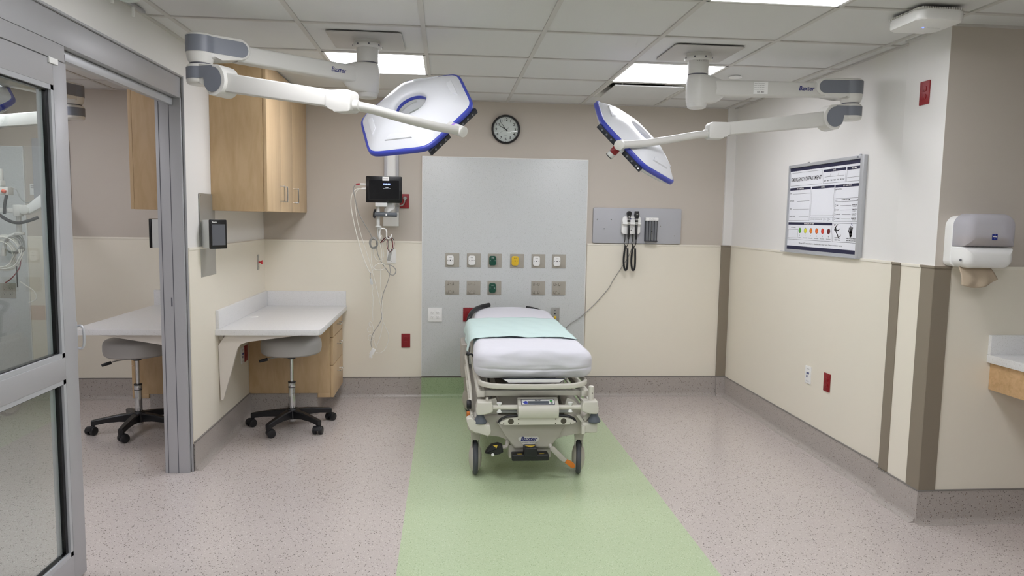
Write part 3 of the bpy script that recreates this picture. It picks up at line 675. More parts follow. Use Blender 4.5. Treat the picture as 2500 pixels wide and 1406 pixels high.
for k, c in enumerate(((96, 178, 60), (240, 236, 60), (236, 130, 40), (232, 110, 38), (222, 60, 44), (110, 26, 28))):
    x = .214 + .0745 * k; b = B(); disc(b, x, .157, .0175, yb_, 24); f = obj('pain_face', b, mat('face_colour_%d' % k, c, .5), t, keepn=True)
    b = B(); y2 = yb_ - .0003
    for i in range(24):
        a0, a1 = 2 * PI * i / 24, 2 * PI * (i + 1) / 24; seg2(b, x + .0175 * math.cos(a0), .157 + .0175 * math.sin(a0), x + .0175 * math.cos(a1), .157 + .0175 * math.sin(a1), .0016, y2)
    for s in (-1, 1): disc(b, x + s * .006, .162, .0018, y2, 8)
    cv = .004 * (1 - .5 * k)
    for i in range(6):
        u0, u1 = -1 + i / 3, -1 + (i + 1) / 3; seg2(b, x + .007 * u0, .149 + cv * (u0 * u0 - .5), x + .007 * u1, .149 + cv * (u1 * u1 - .5), .0016, y2)
    obj('face_lines', b, ink, f, keepn=True)

# ---------------------------------------------------------------- diagnostic board
b = B(); plate(b, .752, .296, .012, 0, -.022, bev=.006)
bd = tag(obj('backboard', b, greyboard), 'grey rectangular backboard holding the diagnostic instruments', 'mounting board'); bd.location = (1.590, YB, 1.452)
b = B()
for (x, z) in ((-.343, .05), (-.225, .05), (-.282, -.027)): cyl(b, (x, -.022, z), (x, -.027, z), .005, .004, 10)
obj('screw', b, chrome, bd)
b = B()
for (x, z) in ((.197, 0), (.32, -.08)): disc(b, x, z, .004, -.0223, 10)
obj('screw_hole', b, plated, bd)
YQ = YB - .022
t = thing('diagnostic_station', 'white wall transformer holding two black diagnostic scopes on coiled cords', 'diagnostic set', (1.528, YQ, 1.455))
b = B(); plate(b, .158, .145, .022, 0, -.035, 0, .0, .006)
prism(b, rrect(.154, .06, .02, 5, 0, .045), (0, -.035, 0), EX, EZ, (0, -.014, 0), .004); box(b, -.079, .079, -.062, -.034, .008, .026, .006); obj('housing', b, white_pl, t)
b = B(); text(b, 'WelchAllyn', .016, .055, .010, -.0495, bold=.0003); obj('lettering', b, inkblue, t, keepn=True)
b = B(); quad(b, -.02, -.006, .048, .06, -.0495); obj('logo', b, inkblue, t, keepn=True)
b = B(); text(b, 'push', 0, -.018, .009, -.0355); outline(b, -.012, .012, -.028, -.010, .0015, -.0355); obj('markings', b, faint, t, keepn=True)
b = B(); cyl(b, (0, -.035, -.04), (0, -.038, -.04), .005); obj('indicator', b, chrome, t)
for k, x in enumerate((-.027, .038)):
    b = B(); cyl(b, (x, -.062, -.10), (x, -.06, .005), .0095, .0105, 16, bev=.003); cyl(b, (x, -.062, -.115), (x, -.062, -.10), .006, .0095, 12); sc = obj('scope_handle', b, black_m, t)
    b = B(); cyl(b, (x, -.06, .005), (x, -.06, .03), .0115, seg=16, bev=.002); cyl(b, (x, -.06, .042), (x, -.06, .058), .0095, seg=16, bev=.002); obj('collar', b, steel, sc)
    b = B(); cyl(b, (x, -.06, .028), (x, -.06, .044), .0125, seg=16, bev=.002)
    if k == 0:
        cyl(b, (x, -.075, .098), (x, -.045, .098), .0205, seg=24, bev=.005); prism(b, [(-.018, .09), (.018, .09), (.010, .056), (-.010, .056)], (x, -.070, 0), EX, EZ, (0, .02, 0), .003); cyl(b, (x, -.08, .098), (x, -.074, .098), .014, .016, 20)
    else:
        prism(b, [(-.016, .118), (.016, .118), (.020, .085), (.012, .058), (-.012, .058), (-.020, .085)], (x, -.075, 0), EX, EZ, (0, .03, 0), .004)
    obj('scope_head', b, black_m, sc)
    b = B(); quad(b, x - .007, x + .007, .062 if k == 0 else .088, .078 if k == 0 else .096, -.0762 if k else -.0712); obj('scope_window', b, steel, sc, keepn=True)
    # thin lead then coiled loop
    b = B(); dx = x - .022
    tube(b, [(dx, -.03, -.07), (dx, -.032, -.12), (dx - .006, -.034, -.148), (dx + .004, -.036, -.168), (dx + .012, -.036, -.172)], .0032, 8)
    tube(b, [(x, -.062, -.11), (x + .001, -.058, -.145), (x - .006, -.05, -.17), (x - .012, -.045, -.185), (x - .004, -.045, -.195)], .0032, 8)
    cl = catmull([(dx + .004, -.04, -.165), (dx - .004, -.04, -.23), (dx - .007, -.04, -.30), (dx + .001, -.04, -.358), (dx + .012, -.04, -.372), (dx + .023, -.04, -.355), (dx + .026, -.04, -.30), (dx + .023, -.04, -.19)], 10)
    tube(b, cl, .0078, 10, raw=True)
    # helix round the loop
    hp = []; L_ = len(cl)
    for i in range(L_ - 1):
        dd = (cl[i + 1] - cl[i]).normalized(); n1 = V((0, 1, 0)); n2 = dd.cross(n1)
        for q in range(7):
            a = 2 * PI * (i * 7 + q) / 7.0; hp.append(cl[i].lerp(cl[i + 1], q / 7) + (n1 * math.cos(a) + n2 * math.sin(a)) * .0078)
    tube(b, hp, .0012, 5, raw=True)
    obj('coiled_cord', b, black_m, t)
b = B(); tube(b, [(1.56, YQ - .01, 1.385), (1.556, YQ - .012, 1.30), (1.545, YQ - .006, 1.26), (1.51, YB - .018, 1.17), (1.405, YB - .02, 1.009), (1.36, YB - .02, .925), (1.271, YB - .02, .818), (1.21, YB - .022, .757), (1.138, YB - .025, .69), (1.015, YB - .03, .60), (.96, YB - .04, .5), (.94, YB - .035, .40)], .0032, 8, 6); obj('power_cord', b, cable_g, t, True)
t = thing('speculum_dispenser', 'grey tube dispenser with white cap on the backboard', 'dispenser', (1.703, YQ, 1.428))
b = B(); box(b, -.054, .054, -.045, 0, .068, .094, .005); obj('cap', b, white_pl, t)
b = B(); text(b, 'KleenSpec', 0, .084, .012, -.0455); text(b, 'disposable specula', 0, .074, .007, -.0455); obj('lettering', b, faint, t, keepn=True)
b = B()
for k in range(4): cyl(b, (-.036 + .024 * k, -.026, -.098), (-.036 + .024 * k, -.026, .068), .0108, seg=20)
obj('tube', b, mat('smoke_grey_tube', (112, 114, 118), .25), t)
b = B(); box(b, -.052, .052, -.022, -.001, -.1, .068); box(b, -.052, .052, -.042, -.001, -.104, -.097, .002); cyl(b, (0, -.043, -.02), (0, -.047, -.02), .005); obj('back_tray', b, mat('dark_grey_tray', (54, 56, 60), .5), t)
b = B(); box(b, -.0015, .0015, -.042, -.024, -.095, .066); obj('divider', b, steel, t)

# ---------------------------------------------------------------- patient monitor on rail
t = thing('monitor_rail', 'vertical aluminium mounting rail on the back wall behind the monitor', 'rail', (-.448, YB, 1.55))
b = B(); box(b, -.504, -.480, YB - .03, YB - .0005, 1.53, 2.437, .002); box(b, -.412, -.388, YB - .03, YB - .0005, 1.53, 2.437, .002); obj('side_channel', b, alum, t, True)
b = B(); box(b, -.480, -.412, YB - .022, YB - .0005, 1.53, 2.437, .001); obj('centre_cover', b, white_pl, t, True)
b = B(); box(b, -.510, -.388, YB - .035, YB - .0005, 1.418, 1.53, .002); obj('end_box', b, white_pl, t, True)
YM = 5.60
t = thing('patient_monitor', 'black patient monitor on a swing arm with white and grey leads hanging', 'monitor', (-.479, YM, 1.70))
b = B(); prism(b, rrect(.272, .200, .008), (-.479, YM, 1.700), EX, EZ, (0, .03, 0), .003); hs = obj('housing', b, blackg, t, True)
b = B(); prism(b, rrect(.262, .190, .012), (-.481, YM + .028, 1.700), EX, EZ, (0, .045, 0), .01); obj('rear_shell', b, white_pl, t, True)
b = B(); quad(b, -.590, -.365, 1.626, 1.770, YM - .0006); obj('screen', b, screen_m, hs, True, keepn=True)
b = B(); outline(b, -.592, -.363, 1.624, 1.772, .0008, YM - .0008); text(b, 'PHILIPS', -.452, 1.611, .007, YM - .0009); obj('bezel_line', b, mat('dim_grey_line', (62, 62, 66), .5), hs, True, keepn=True)
b = B(); text(b, 'PHILIPS', -.458, 1.740, .0165, YM - .0012, bold=.0008); obj('screen_logo', b, blue_glow, hs, True, keepn=True)
b = B(); text(b, 'Standby', -.457, 1.717, .007, YM - .0012, bold=.0002); text(b, 'Touch screen to resume', -.457, 1.708, .0055, YM - .0012); obj('screen_text', b, glow_text, hs, True, keepn=True)
b = B(); box(b, -.490, -.441, YM - .0022, YM - .0002, 1.768, 1.797); sk = obj('sticker', b, white_pl, hs, True)
b = B(); text(b, 'BIOMED', -.4655, 1.782, .0095, YM - .0026); obj('sticker_text', b, faint, sk, True, keepn=True)
b = B(); box(b, -.545, -.455, YM + .0, YM + .06, 1.570, 1.606, .004); box(b, -.545, -.420, YM + .03, YM + .05, 1.585, 1.603, .003); cyl(b, (-.527, YM + .04, 1.42), (-.527, YM + .04, 1.60), .0135, bev=.002); cyl(b, (-.527, YM + .04, 1.412), (-.527, YM + .04, 1.424), .021, bev=.003)
tube(b, [(-.53, YM + .05, 1.415), (-.532, YM + .06, 1.37), (-.52, YM + .08, 1.31)], .006, 8)
obj('mount_post', b, greybox, t, True)
b = B(); prism(b, [(-.48, 1.55), (-.445, 1.595), (-.405, 1.60), (-.405, 1.555), (-.45, 1.525), (-.48, 1.53)], (0, YM + .05, 0), EX, EZ, (0, .04, 0), .006); cyl(b, (-.425, YM + .08, 1.57), (-.446, YB - .0225, 1.57), .024, .027, bev=.004); obj('swing_arm', b, white_pl, t, True)
b = B(); cyl(b, (-.551, YM + .01, 1.512), (-.379, YM + .01, 1.510), .0165, seg=20, bev=.006); gh = obj('grab_handle', b, mat('slate_handle', (88, 94, 100), .45), t, True)
b = B(); box(b, -.466, -.455, YM - .009, YM - .004, 1.502, 1.518, .001); obj('lock_label', b, white_pl, gh, True)
b = B(); tube(b, [(-.545, YM + .03, 1.55), (-.555, YM + .03, 1.53), (-.558, YM + .03, 1.50), (-.555, YM + .02, 1.49), (-.545, YM + .02, 1.487)], .008, 8); obj('knob', b, black_m, t, True)
b = B()
for s in ((-.512, -.512), (-.512, -.466), (-.466, -.466)): pass
tube(b, [(-.514, YM + .06, 1.32), (-.513, YM + .06, 1.395), (-.468, YM + .06, 1.395), (-.464, YM + .06, 1.34), (-.455, YM + .05, 1.325), (-.43, YM + .045, 1.335), (-.425, YM + .045, 1.36)], .005, 8, 3); box(b, -.53, -.505, YM + .05, YM + .1, 1.40, 1.42, .002)
obj('cable_hook', b, white_pl, t, True)
b = B(); cyl(b, (-.615, YM + .04, 1.738), (-.665, YM + .035, 1.740), .009, .007, 12, bev=.002); cyl(b, (-.615, YM + .04, 1.705), (-.652, YM + .035, 1.704), .010, .007, 12, bev=.002); cyl(b, (-.395, YB - .006, 1.645), (-.36, YB - .006, 1.645), .001); obj('connector', b, white_pl, t, True)
b = B(); cyl(b, (-.662, YM + .035, 1.740), (-.692, YM + .035, 1.738), .0065, .0055, 12); obj('connector', b, mat('red_boot', (176, 40, 56), .4), t, True, label='red cable boot')
YC = 5.70
# cables, each a part
def cable(pts, r, m, n=8): 
    b = B(); tube(b, pts, r, 8, n); obj('cable', b, m, t, True)
cable([(-.652, YM + .035, 1.704), (-.69, YM + .035, 1.70), (-.722, YM + .04, 1.665), (-.735, YM + .05, 1.60), (-.725, YM + .06, 1.50), (-.69, YM + .08, 1.33), (-.65, YC, 1.18), (-.61, YC, 1.08), (-.59, YC, 1.055), (-.575, YC, 1.075), (-.55, YC - .01, 1.115), (-.51, YC - .01, 1.13), (-.485, YC - .01, 1.115), (-.488, YC, 1.085), (-.53, YC, 1.075), (-.57, YC, 1.09), (-.585, YC, 1.15), (-.58, YC, 1.25)], .0036, cable_w)
cable([(-.645, YM + .035, 1.704), (-.68, YM + .035, 1.695), (-.700, YM + .04, 1.66), (-.702, YM + .05, 1.58), (-.685, YM + .06, 1.45), (-.65, YM + .08, 1.31), (-.60, YC, 1.14), (-.57, YC, 1.03), (-.545, YC, .93), (-.52, YC, .82), (-.505, YC, .74), (-.50, YC, .68), (-.47, YC, .61), (-.452, YC, .56), (-.458, YC, .50), (-.485, YC, .44), (-.52, YC, .415), (-.55, YC, .42)], .0026, cable_w)
cable([(-.690, YM + .035, 1.738), (-.708, YM + .035, 1.72), (-.712, YM + .035, 1.69), (-.70, YM + .04, 1.62), (-.675, YM + .05, 1.52), (-.63, YM + .06, 1.43), (-.59, YM + .08, 1.36), (-.575, YC - .02, 1.31)], .0034, cable_g)
coil = []
for i in range(90):
    a = 2 * PI * i / 18; k = i / 90; coil.append((-.568 + (.026 + .006 * math.sin(3.1 * k * PI)) * math.cos(a) + .004 * k, YC - .03 + .01 * math.sin(a * .7) + .015 * k, 1.292 + (.038 + .006 * math.cos(5 * k * PI)) * math.sin(a) - .01 * k))
b = B(); tube(b, coil, .0036, 8, 3); obj('coiled_cable', b, cable_g, t, True)
cable([(-.545, YC, 1.26), (-.535, YC, 1.20), (-.515, YC, 1.155), (-.50, YC, 1.125), (-.47, YC, 1.085), (-.44, YC, 1.045), (-.41, YC, 1.04), (-.395, YC, 1.07), (-.41, YC, 1.10), (-.45, YC, 1.12), (-.50, YC, 1.125)], .0034, cable_g)
cable([(-.57, YC - .02, 1.25), (-.56, YC - .01, 1.18), (-.535, YC - .01, 1.15), (-.51, YC - .01, 1.16), (-.505, YC - .01, 1.22), (-.52, YC - .01, 1.30), (-.505, YC - .01, 1.35), (-.50, YC, 1.27), (-.49, YC, 1.19), (-.51, YC, 1.13), (-.515, YC, 1.0), (-.508, YC, .88), (-.498, YC, .76), (-.498, YC, .66), (-.51, YC, .58), (-.535, YC, .50), (-.555, YC, .45)], .0026, cable_w)
cable([(-.445, YC, 1.12), (-.44, YC, 1.06), (-.46, YC, .98), (-.49, YC, .90), (-.508, YC, .82), (-.51, YC, .75), (-.505, YC, .70), (-.53, YC, .64), (-.575, YC, .57), (-.59, YC, .50), (-.58, YC, .45), (-.565, YC, .435)], .0026, cable_g)
b = B(); prism(b, rrect(.020, .048, .006), (-.585, YC - .006, .985), V((.97, 0, .2)), V((-.2, 0, .97)), (0, .014, 0), .003); obj('cable_joint', b, greybox, t, True)
cable([(-.592, YC, 1.055), (-.595, YC, 1.02), (-.59, YC, 1.0)], .003, cable_g)
cable([(-.580, YC, .965), (-.574, YC, .93), (-.580, YC, .905), (-.572, YC, .84), (-.577, YC, .76), (-.576, YC, .67)], .0024, cable_w)
cable([(-.605, YC, .648), (-.598, YC, .664), (-.585, YC, .655), (-.572, YC, .61), (-.565, YC, .555), (-.572, YC, .525), (-.595, YC, .515), (-.612, YC, .53), (-.608, YC, .555), (-.59, YC, .56), (-.575, YC, .545), (-.565, YC, .51), (-.556, YC, .47)], .0024, cable_w)
cable([(-.605, YC, .648), (-.602, YC, .635), (-.59, YC, .63), (-.612, YC, .62), (-.618, YC, .60), (-.605, YC, .585), (-.59, YC, .59)], .0024, cable_w)
b = B(); prism(b, rrect(.030, .055, .006), (-.578, YC - .008, .425), V((.87, 0, -.5)), V((.5, 0, .87)), (0, .018, 0), .003); prism(b, [(-.008, 0), (.012, .0), (.014, -.024), (.004, -.028), (0, -.014), (-.010, -.024)], (-.594, YC - .006, .402), EX, EZ, (0, .014, 0), .001); obj('finger_sensor', b, white_pl, t, True)
for dx, c in ((-.004, black_m), (.002, redband), (.008, cable_w), (.014, black_m)):
    b = B(); tube(b, [(-.51 + dx, YC - .02, 1.29), (-.49 + dx, YC - .03, 1.315), (-.46 + dx, YC - .03, 1.335), (-.435 + dx, YC - .03, 1.33), (-.42 + dx, YC - .02, 1.30), (-.42 + dx * .6, YC - .02, 1.25), (-.44 + dx * .4, YC - .01, 1.215)], .0022, 6); obj('ecg_lead', b, c, t, True)
    b = B(); tube(b, [(-.455 + dx * .4, YC - .02, 1.33), (-.462 + dx * .5, YC - .02, 1.29), (-.458 + dx * .5, YC - .02, 1.25), (-.442 + dx * .3, YC - .01, 1.215)], .0022, 6); obj('ecg_lead', b, c, t, True)
b = B(); prism(b, rrect(.024, .07, .005), (-.444, YC - .012, 1.185), V((.97, 0, -.2)), V((.2, 0, .97)), (0, .016, 0), .003); obj('lead_block', b, cable_g, t, True)
b = B(); prism(b, rrect(.022, .012, .003), (-.435, YC - .03, 1.338), EX, EZ, (0, .014, 0), .002); obj('clip', b, greybox, t, True)
b = B(); cyl(b, (-.338, YB - .012, 1.645), (-.338, YB - .045, 1.645), .0165, .013, 20, bev=.004); tube(b, [(-.338, YB - .042, 1.645), (-.340, YB - .05, 1.615), (-.355, YB - .05, 1.59), (-.385, YB - .045, 1.583), (-.41, YB - .042, 1.592)], .005, 8); obj('power_plug', b, cable_g, t, True)

# ---------------------------------------------------------------- nurse display on steel plate
def tablet(sg, lab):
    t = thing('wall_tablet', lab, 'tablet', (XL + .007 if sg > 0 else XN - .007, 4.5, 1.3))
    b = B(); prism(b, rrect(.28, .50, .004), (XL + .0045, 4.555, 1.365), EY, EZ, (.0025, 0, 0)); mirror(b, sg); pl = obj('mounting_plate', b, steel, t, True)
    b = B()
    for y in (4.43, 4.68):
        for z in (1.13, 1.60): cyl(b, (XL + .006, y, z), (XL + .009, y, z), .004, seg=10)
    mirror(b, sg); obj('screw', b, chrome, pl, True)
    th = math.radians(34) if sg > 0 else 0; nx = V((math.cos(th), -math.sin(th), 0)); ux = V((math.sin(th), math.cos(th), 0)); o = V((-1.45, 4.43, 1.29))
    b = B()
    prism(b, [(0, 0), (.113, 0), (.113, .168), (0, .168)], o + nx * (.005 if sg > 0 else .0), ux, EZ, nx * (.06 if sg > 0 else .125), .004); o = o if sg > 0 else o + nx * .06
    prism(b, [(0, .01), (.10, .01), (.10, .158), (0, .158)], V((XL + .006, 4.44, 1.29)), ux, EZ, nx * .03 + EX * .006); mirror(b, sg); obj('housing', b, greybox, t, True)
    b = B(); prism(b, rrect(.117, .173, .006, 4, .0565, .084), o + nx * .066, ux, EZ, nx * .014, .002); mirror(b, sg); fr = obj('bezel', b, blackg, t, True)
    b = B(); prism(b, [(.010, .018), (.103, .018), (.103, .142), (.010, .142)], o + nx * .0804, ux, EZ, nx * .0004); mirror(b, sg); obj('screen', b, slate_scr, fr, True)
    if sg > 0:
        b = B(); mt = Matrix.Translation(o + nx * .0808) @ Matrix(((ux.x, -nx.x, 0, 0), (ux.y, -nx.y, 0, 0), (0, 0, 1, 0), (0, 0, 0, 1)))
        text(b, 'Baxter', .028, .155, .012, 0, mtx=mt, bold=.0003); obj('lettering', b, white_pl, fr, True, keepn=True)
tablet(1, 'small black screen on a grey box over a tall steel plate, left wall')
tablet(-1, 'small wall tablet edge peeking past the door jamb, beyond the doorway')

# ---------------------------------------------------------------- surgical lights
def surglight(lab, hub, dirdeg, l1, knuckle, mount_m, cen, xh, yh, nh, side_text, red=False, grp=None):
    """hub: column position (x, y); arm angle in degrees; knuckle (x, y, z); head centre cen with axes xh, yh, nh"""
    t = thing('surgical_light', lab, 'surgical light', (hub[0], hub[1], H), 0, grp)
    hx, hy = hub
    b = B(); prism(b, rrect(.385, .385, .02), (hx, hy, H - .006), EX, EY, (0, 0, .004), .001); obj('ceiling_plate', b, mat('taupe_cover_plate', (180, 178, 174), .4) if 'taupe_cover_plate' not in bpy.data.materials else bpy.data.materials['taupe_cover_plate'], t, True)
    b = B(); cyl(b, (hx, hy, H - .045), (hx, hy, H - .022), .078, seg=36, bev=.004); cyl(b, (hx, hy, H - .024), (hx, hy, H - .006), .07, seg=36); f = obj('flange', b, offwhite, t, True)
    b = B()
    for k in range(8):
        a = k * PI / 4 + .2; c, s = math.cos(a), math.sin(a); cyl(b, (hx + .074 * c, hy + .074 * s, H - .033), (hx + .0795 * c, hy + .0795 * s, H - .033), .005, seg=8)
    obj('bolt', b, alud, f, True)
    b = B(); cyl(b, (hx, hy, 2.318), (hx, hy, H - .04), .058, seg=36); obj('column', b, armwhite, t, True)
    if red:
        b = B(); mt = Matrix.Translation((hx, hy - .0585, 2.36)); quad(b, -.03, .03, .02, .0215, 0)
        for q in range(5): quad(b, -.025 + q * .012, -.0235 + q * .012, .0215, .0245 + (q % 2) * .003, 0)
        b.transform(mt); obj('scale_marks', b, ink, t, True, keepn=True)
    b = B(); cyl(b, (hx, hy, 2.313), (hx, hy, 2.319), .0565, seg=36); obj('swivel_ring', b, alud, t, True)
    a = math.radians(dirdeg); d = V((math.cos(a), math.sin(a), 0)); sd = V((-d.y, d.x, 0))
    M4 = Matrix(((d.x, sd.x, 0, hx), (d.y, sd.y, 0, hy), (0, 0, 1, 0), (0, 0, 0, 1)))
    # hub housing: body of revolution blended with bulge towards the arm
    b = B(); q = bmesh.new()
    lv = [(2.312, .056, .03), (2.305, .060, .05), (2.29, .0625, .095), (2.265, .0635, .125), (2.235, .0635, .132), (2.205, .063, .118), (2.18, .062, .085), (2.165, .060, .055), (2.158, .0585, .03)]
    rings = []
    for z, r, ex in lv:
        ring = []
        for i in range(40):
            an = 2 * PI * i / 40; c, s = math.cos(an), math.sin(an)
            bul = max(0, c) ** 1.6
            ring.append(q.verts.new((c * (r + (ex) * bul * .82), s * r * (1 - .10 * bul), z)))
        rings.append(ring)
    for r1, r2 in zip(rings, rings[1:]):
        for i in range(40): q.faces.new((r1[i], r1[(i + 1) % 40], r2[(i + 1) % 40], r2[i]))
    q.faces.new(rings[0]); q.faces.new(rings[-1]); addgeo(b, q, M4)
    obj('hub_housing', b, armwhite, t, True, ang=60)
    b = B(); lathe(b, [(.0, 2.160), (.0565, 2.160), (.0545, 2.15), (.050, 2.135), (.042, 2.131), (0, 2.131)], (hx, hy, 0), 36); obj('hub_cap', b, armwhite, t, True)
    # first arm: rounded rectangular tube, slightly tapering
    def beam(bm, P0, P1, w0, h0, w1, h1, rr=.018):
        P0, P1 = V(P0), V(P1); dd = (P1 - P0).normalized(); sx = dd.cross(EZ).normalized(); uz = sx.cross(dd)
        A = [bm.verts.new(P0 + sx * u + uz * v) for u, v in rrect(w0, h0, rr * .9, 4)]; C = [bm.verts.new(P1 + sx * u + uz * v) for u, v in rrect(w1, h1, rr * .9, 4)]
        n = len(A)
        for i in range(n): bm.faces.new((A[i], A[(i + 1) % n], C[(i + 1) % n], C[i]))
        bm.faces.new(A); bm.faces.new(C)
    zc = 2.243
    b = B(); beam(b, V((hx, hy, zc)) + d * .09, V((hx, hy, zc)) + d * (l1 - .16), .078, .088, .072, .078, .014); ar = obj('extension_arm', b, armwhite, t, True, ang=14)
    # lettering on one side
    sg, dist = side_text
    b = B()
    if sg > 0: mt = M4 @ Matrix.Translation((dist, .0385, zc)) @ Matrix.Rotation(PI, 4, 'Z')
    else: mt = M4 @ Matrix.Translation((dist, -.0385, zc))
    text(b, 'Baxter', 0, .002, .034, -.0012, shear=.22, bold=.0006, mtx=mt, fit=.088); obj('lettering', b, inkblue, ar, True, keepn=True)
    if red:
        b = B(); m2 = M4 @ Matrix.Translation((.345, -.0392, zc)); quad(b, -.04, .04, -.032, .034, 0); b.transform(m2); lb = obj('rating_label', b, white_pl, ar, True, keepn=True)
        b = B()
        for r_ in range(4): text(b, 'lamp arm 24V 60W' if r_ else 'Surgical light system', -.036, .026 - r_ * .011, .007, -.0004, 'LEFT')
        text(b, 'CE  MD', -.02, -.022, .012, -.0004, 'LEFT', bold=.0003)
        b.transform(m2); obj('label_text', b, faint, lb, True, keepn=True)
    # joint pods
    J = V((hx, hy, 0)) + d * l1
    def pod(name, dv, L_, lower=False):
        dv = V(dv).normalized(); sv = V((-dv.y, dv.x, 0)); R = .062
        b = B()
        if not lower:
            z0, z1, hb = 2.174, 2.304, .036; zm = 2.256
            side = [(0, z1 - zm)] + [(L_ - .046 + .046 * math.sin(PI * k / 12), .046 * math.cos(PI * k / 12) + (z1 - zm - .046) * (1 - k / 12) - .0 * k) for k in range(13)] + [(.075, -.050), (.045, -.062), (0, -.066)]
            prism(b, side, V((J.x, J.y, zm)) - sv * .052, dv, EZ, sv * .104, .012, bseg=3)
            lathe(b, [(0, z1), (.050, z1), (.0585, z1 - .006), (R, z1 - .018), (R, z0 + .05), (.058, z0 + .02), (.049, z0), (0, z0)], (J.x, J.y, 0), 36)
            ext = L_ - .014; zc_ = zm; hh = hb
        else:
            z1 = 2.168; zp = 2.078; cz = 2.084; cr = .064
            lathe(b, [(0, z1), (.048, z1), (.058, z1 - .006), (R, z1 - .018), (R, zp + .012), (.057, zp + .003), (.045, zp), (0, zp)], (J.x, J.y, 0), 36)
            side = [(0, z1 - cz - .001)] + [(L_ + cr * math.sin(u), cr * math.cos(u) + .012 * max(0, math.cos(u))) for u in [PI * (.10 + 1.05 * k / 22) for k in range(23)]] + [(L_ - cr * .75, -.018), (.055, .0), (0, .0)]
            prism(b, side, V((J.x, J.y, cz)) - sv * .050, dv, EZ, sv * .100, .011, bseg=3)
            ext = L_ + cr - .015
        p = obj(name, b, offwhite, t, True, ang=50)
        b = B(); RR = .0632; fl = .0532; n1 = 40; path = []
        ss = [ext * (1 - (k / n1)) for k in range(n1 + 1)]
        ss = [ext - (ext) * (1 - math.cos(PI / 2 * k / n1)) for k in range(n1 + 1)]
        def yy(s): return RR if s < .012 else max(fl, math.sqrt(max(0, RR * RR - s * s)))
        for s_ in ss: path.append((s_, yy(s_), s_))
        for k in range(1, 16): an = PI / 2 + PI * k / 16; path.append((RR * math.cos(an), RR * math.sin(an), 0))
        for s_ in ss[::-1]: path.append((s_, -yy(s_), s_))
        rows = []
        for (x, y, s_) in path:
            if not lower:
                rem = ext - s_; k_ = math.sqrt(max(0.0, 1 - (1 - min(1, rem / hh)) ** 2)); zb_, zt_ = zc_ - hh * max(k_, .03), zc_ + hh * max(k_, .03)
            else:
                c2 = cr - .015; dx_ = s_ - L_; circ = math.sqrt(max(0, c2 * c2 - dx_ * dx_)) if abs(dx_) < c2 else 0
                zt_ = z1 - .016 if s_ < L_ * .55 else min(z1 - .016, max(cz + .022 + (circ if s_ > L_ else c2) * 1.0 - .003, cz)) if s_ < L_ else cz + max(circ + .012 * circ / c2, .001)
                zt_ = min(zt_, z1 - .016)
                zb_ = zp + .022 if s_ < L_ - c2 else min(zp + .022, cz - circ)
                if s_ > L_: zb_ = cz - max(circ, .001)
            rows.append((b.verts.new(V((J.x, J.y, zb_)) + dv * x + sv * y), b.verts.new(V((J.x, J.y, zt_)) + dv * x + sv * y)))
        for r1, r2 in zip(rows, rows[1:]): b.faces.new((r1[0], r2[0], r2[1], r1[1]))
        obj('inlay_band', b, greyinl, p, True, ang=50)
        return p
    pod('upper_joint', -d, .215)
    b = B(); cyl(b, (J.x, J.y, 2.166), (J.x, J.y, 2.176), .046, seg=32); obj('swivel_ring', b, alud, t, True)
    K = V(knuckle); dk = V((K.x - J.x, K.y - J.y, 0)); Lk = dk.length; dk.normalize()
    pod('lower_joint', dk, .112, True)
    # spring arm
    b = B(); P0 = V((J.x, J.y, 2.086)) + dk * .12; beam(b, P0, K - dk * .03 + EZ * .008, .060, .084, .054, .070, .009); obj('spring_arm', b, armwhite, t, True, ang=14)
    # knuckle
    dy = V((cen[0] + mount_m[0] * .33 - K.x, cen[1] + mount_m[1] * .33 - K.y, 0)).normalized()
    sk = V((-dk.y, dk.x, 0))
    b = B()
    poly = [(-.050 + .032 * math.cos(PI * u / 12) - .0, .020 + .032 * math.sin(PI * u / 12)) for u in range(12, 5, -1)] + [(.035 + .025 * math.sin(PI * u / 12), .027 + .025 * math.cos(PI * u / 12)) for u in range(0, 7)] + [(.061, -.042), (.056, -.051), (.046, -.054), (-.028, -.054), (-.040, -.048), (-.052, -.034), (-.082, -.030)]
    poly = [(p[0] * .86, p[1] * .86) for p in poly]; prism(b, poly, K - sk * .036, dk, EZ, sk * .072, .005, bseg=2); kn = obj('knuckle', b, armwhite, t, True, ang=50)
    b = B()
    for s in (-1, 1): cyl(b, K + dk * .018 + EZ * .008 + sk * s * .030, K + dk * .018 + EZ * .008 + sk * s * .0365, .008, seg=20)
    obj('cover_cap', b, armwhite, kn, True)
    m_ = V(mount_m); C = V(cen); Rh = .33; ap = .866 * Rh
    E = C + m_ * (ap + .058)
    # yoke
    ys = K + dk * .045 + EZ * .0
    b = B(); k0 = K + dy * .05
    cyl(b, K + dk * .03 - EZ * .018, K + dk * .068 + dy * .006 - EZ * .018, .025, .0225, 24, bev=.003)
    S0 = K + dk * .05 - EZ * .018; pts = [S0, S0.lerp(E, .15) + dk * .008, S0.lerp(E, .45) + dk * .006 - EZ * .006, S0.lerp(E, .75) - EZ * .007, E]
    tube(b, pts, lambda u: .0205, 14, 8); obj('yoke_arm', b, armwhite, t, True, ang=50)
    b = B(); cyl(b, C + m_ * (ap - .02), C + m_ * (ap + .085), .026, .026, 32, bev=.003); obj('mount_cap', b, offwhite, t, True)
    b = B(); cyl(b, C + m_ * (ap + .012), C + m_ * (ap + .026), .0266, seg=32); obj('mount_band', b, purple_m if not red else white_pl, t, True)
    # lamp head
    X, Y_, N_ = V(xh), V(yh), V(nh)
    MH = Matrix(((X.x, Y_.x, N_.x, C.x), (X.y, Y_.y, N_.y, C.y), (X.z, Y_.z, N_.z, C.z), (0, 0, 0, 1)))
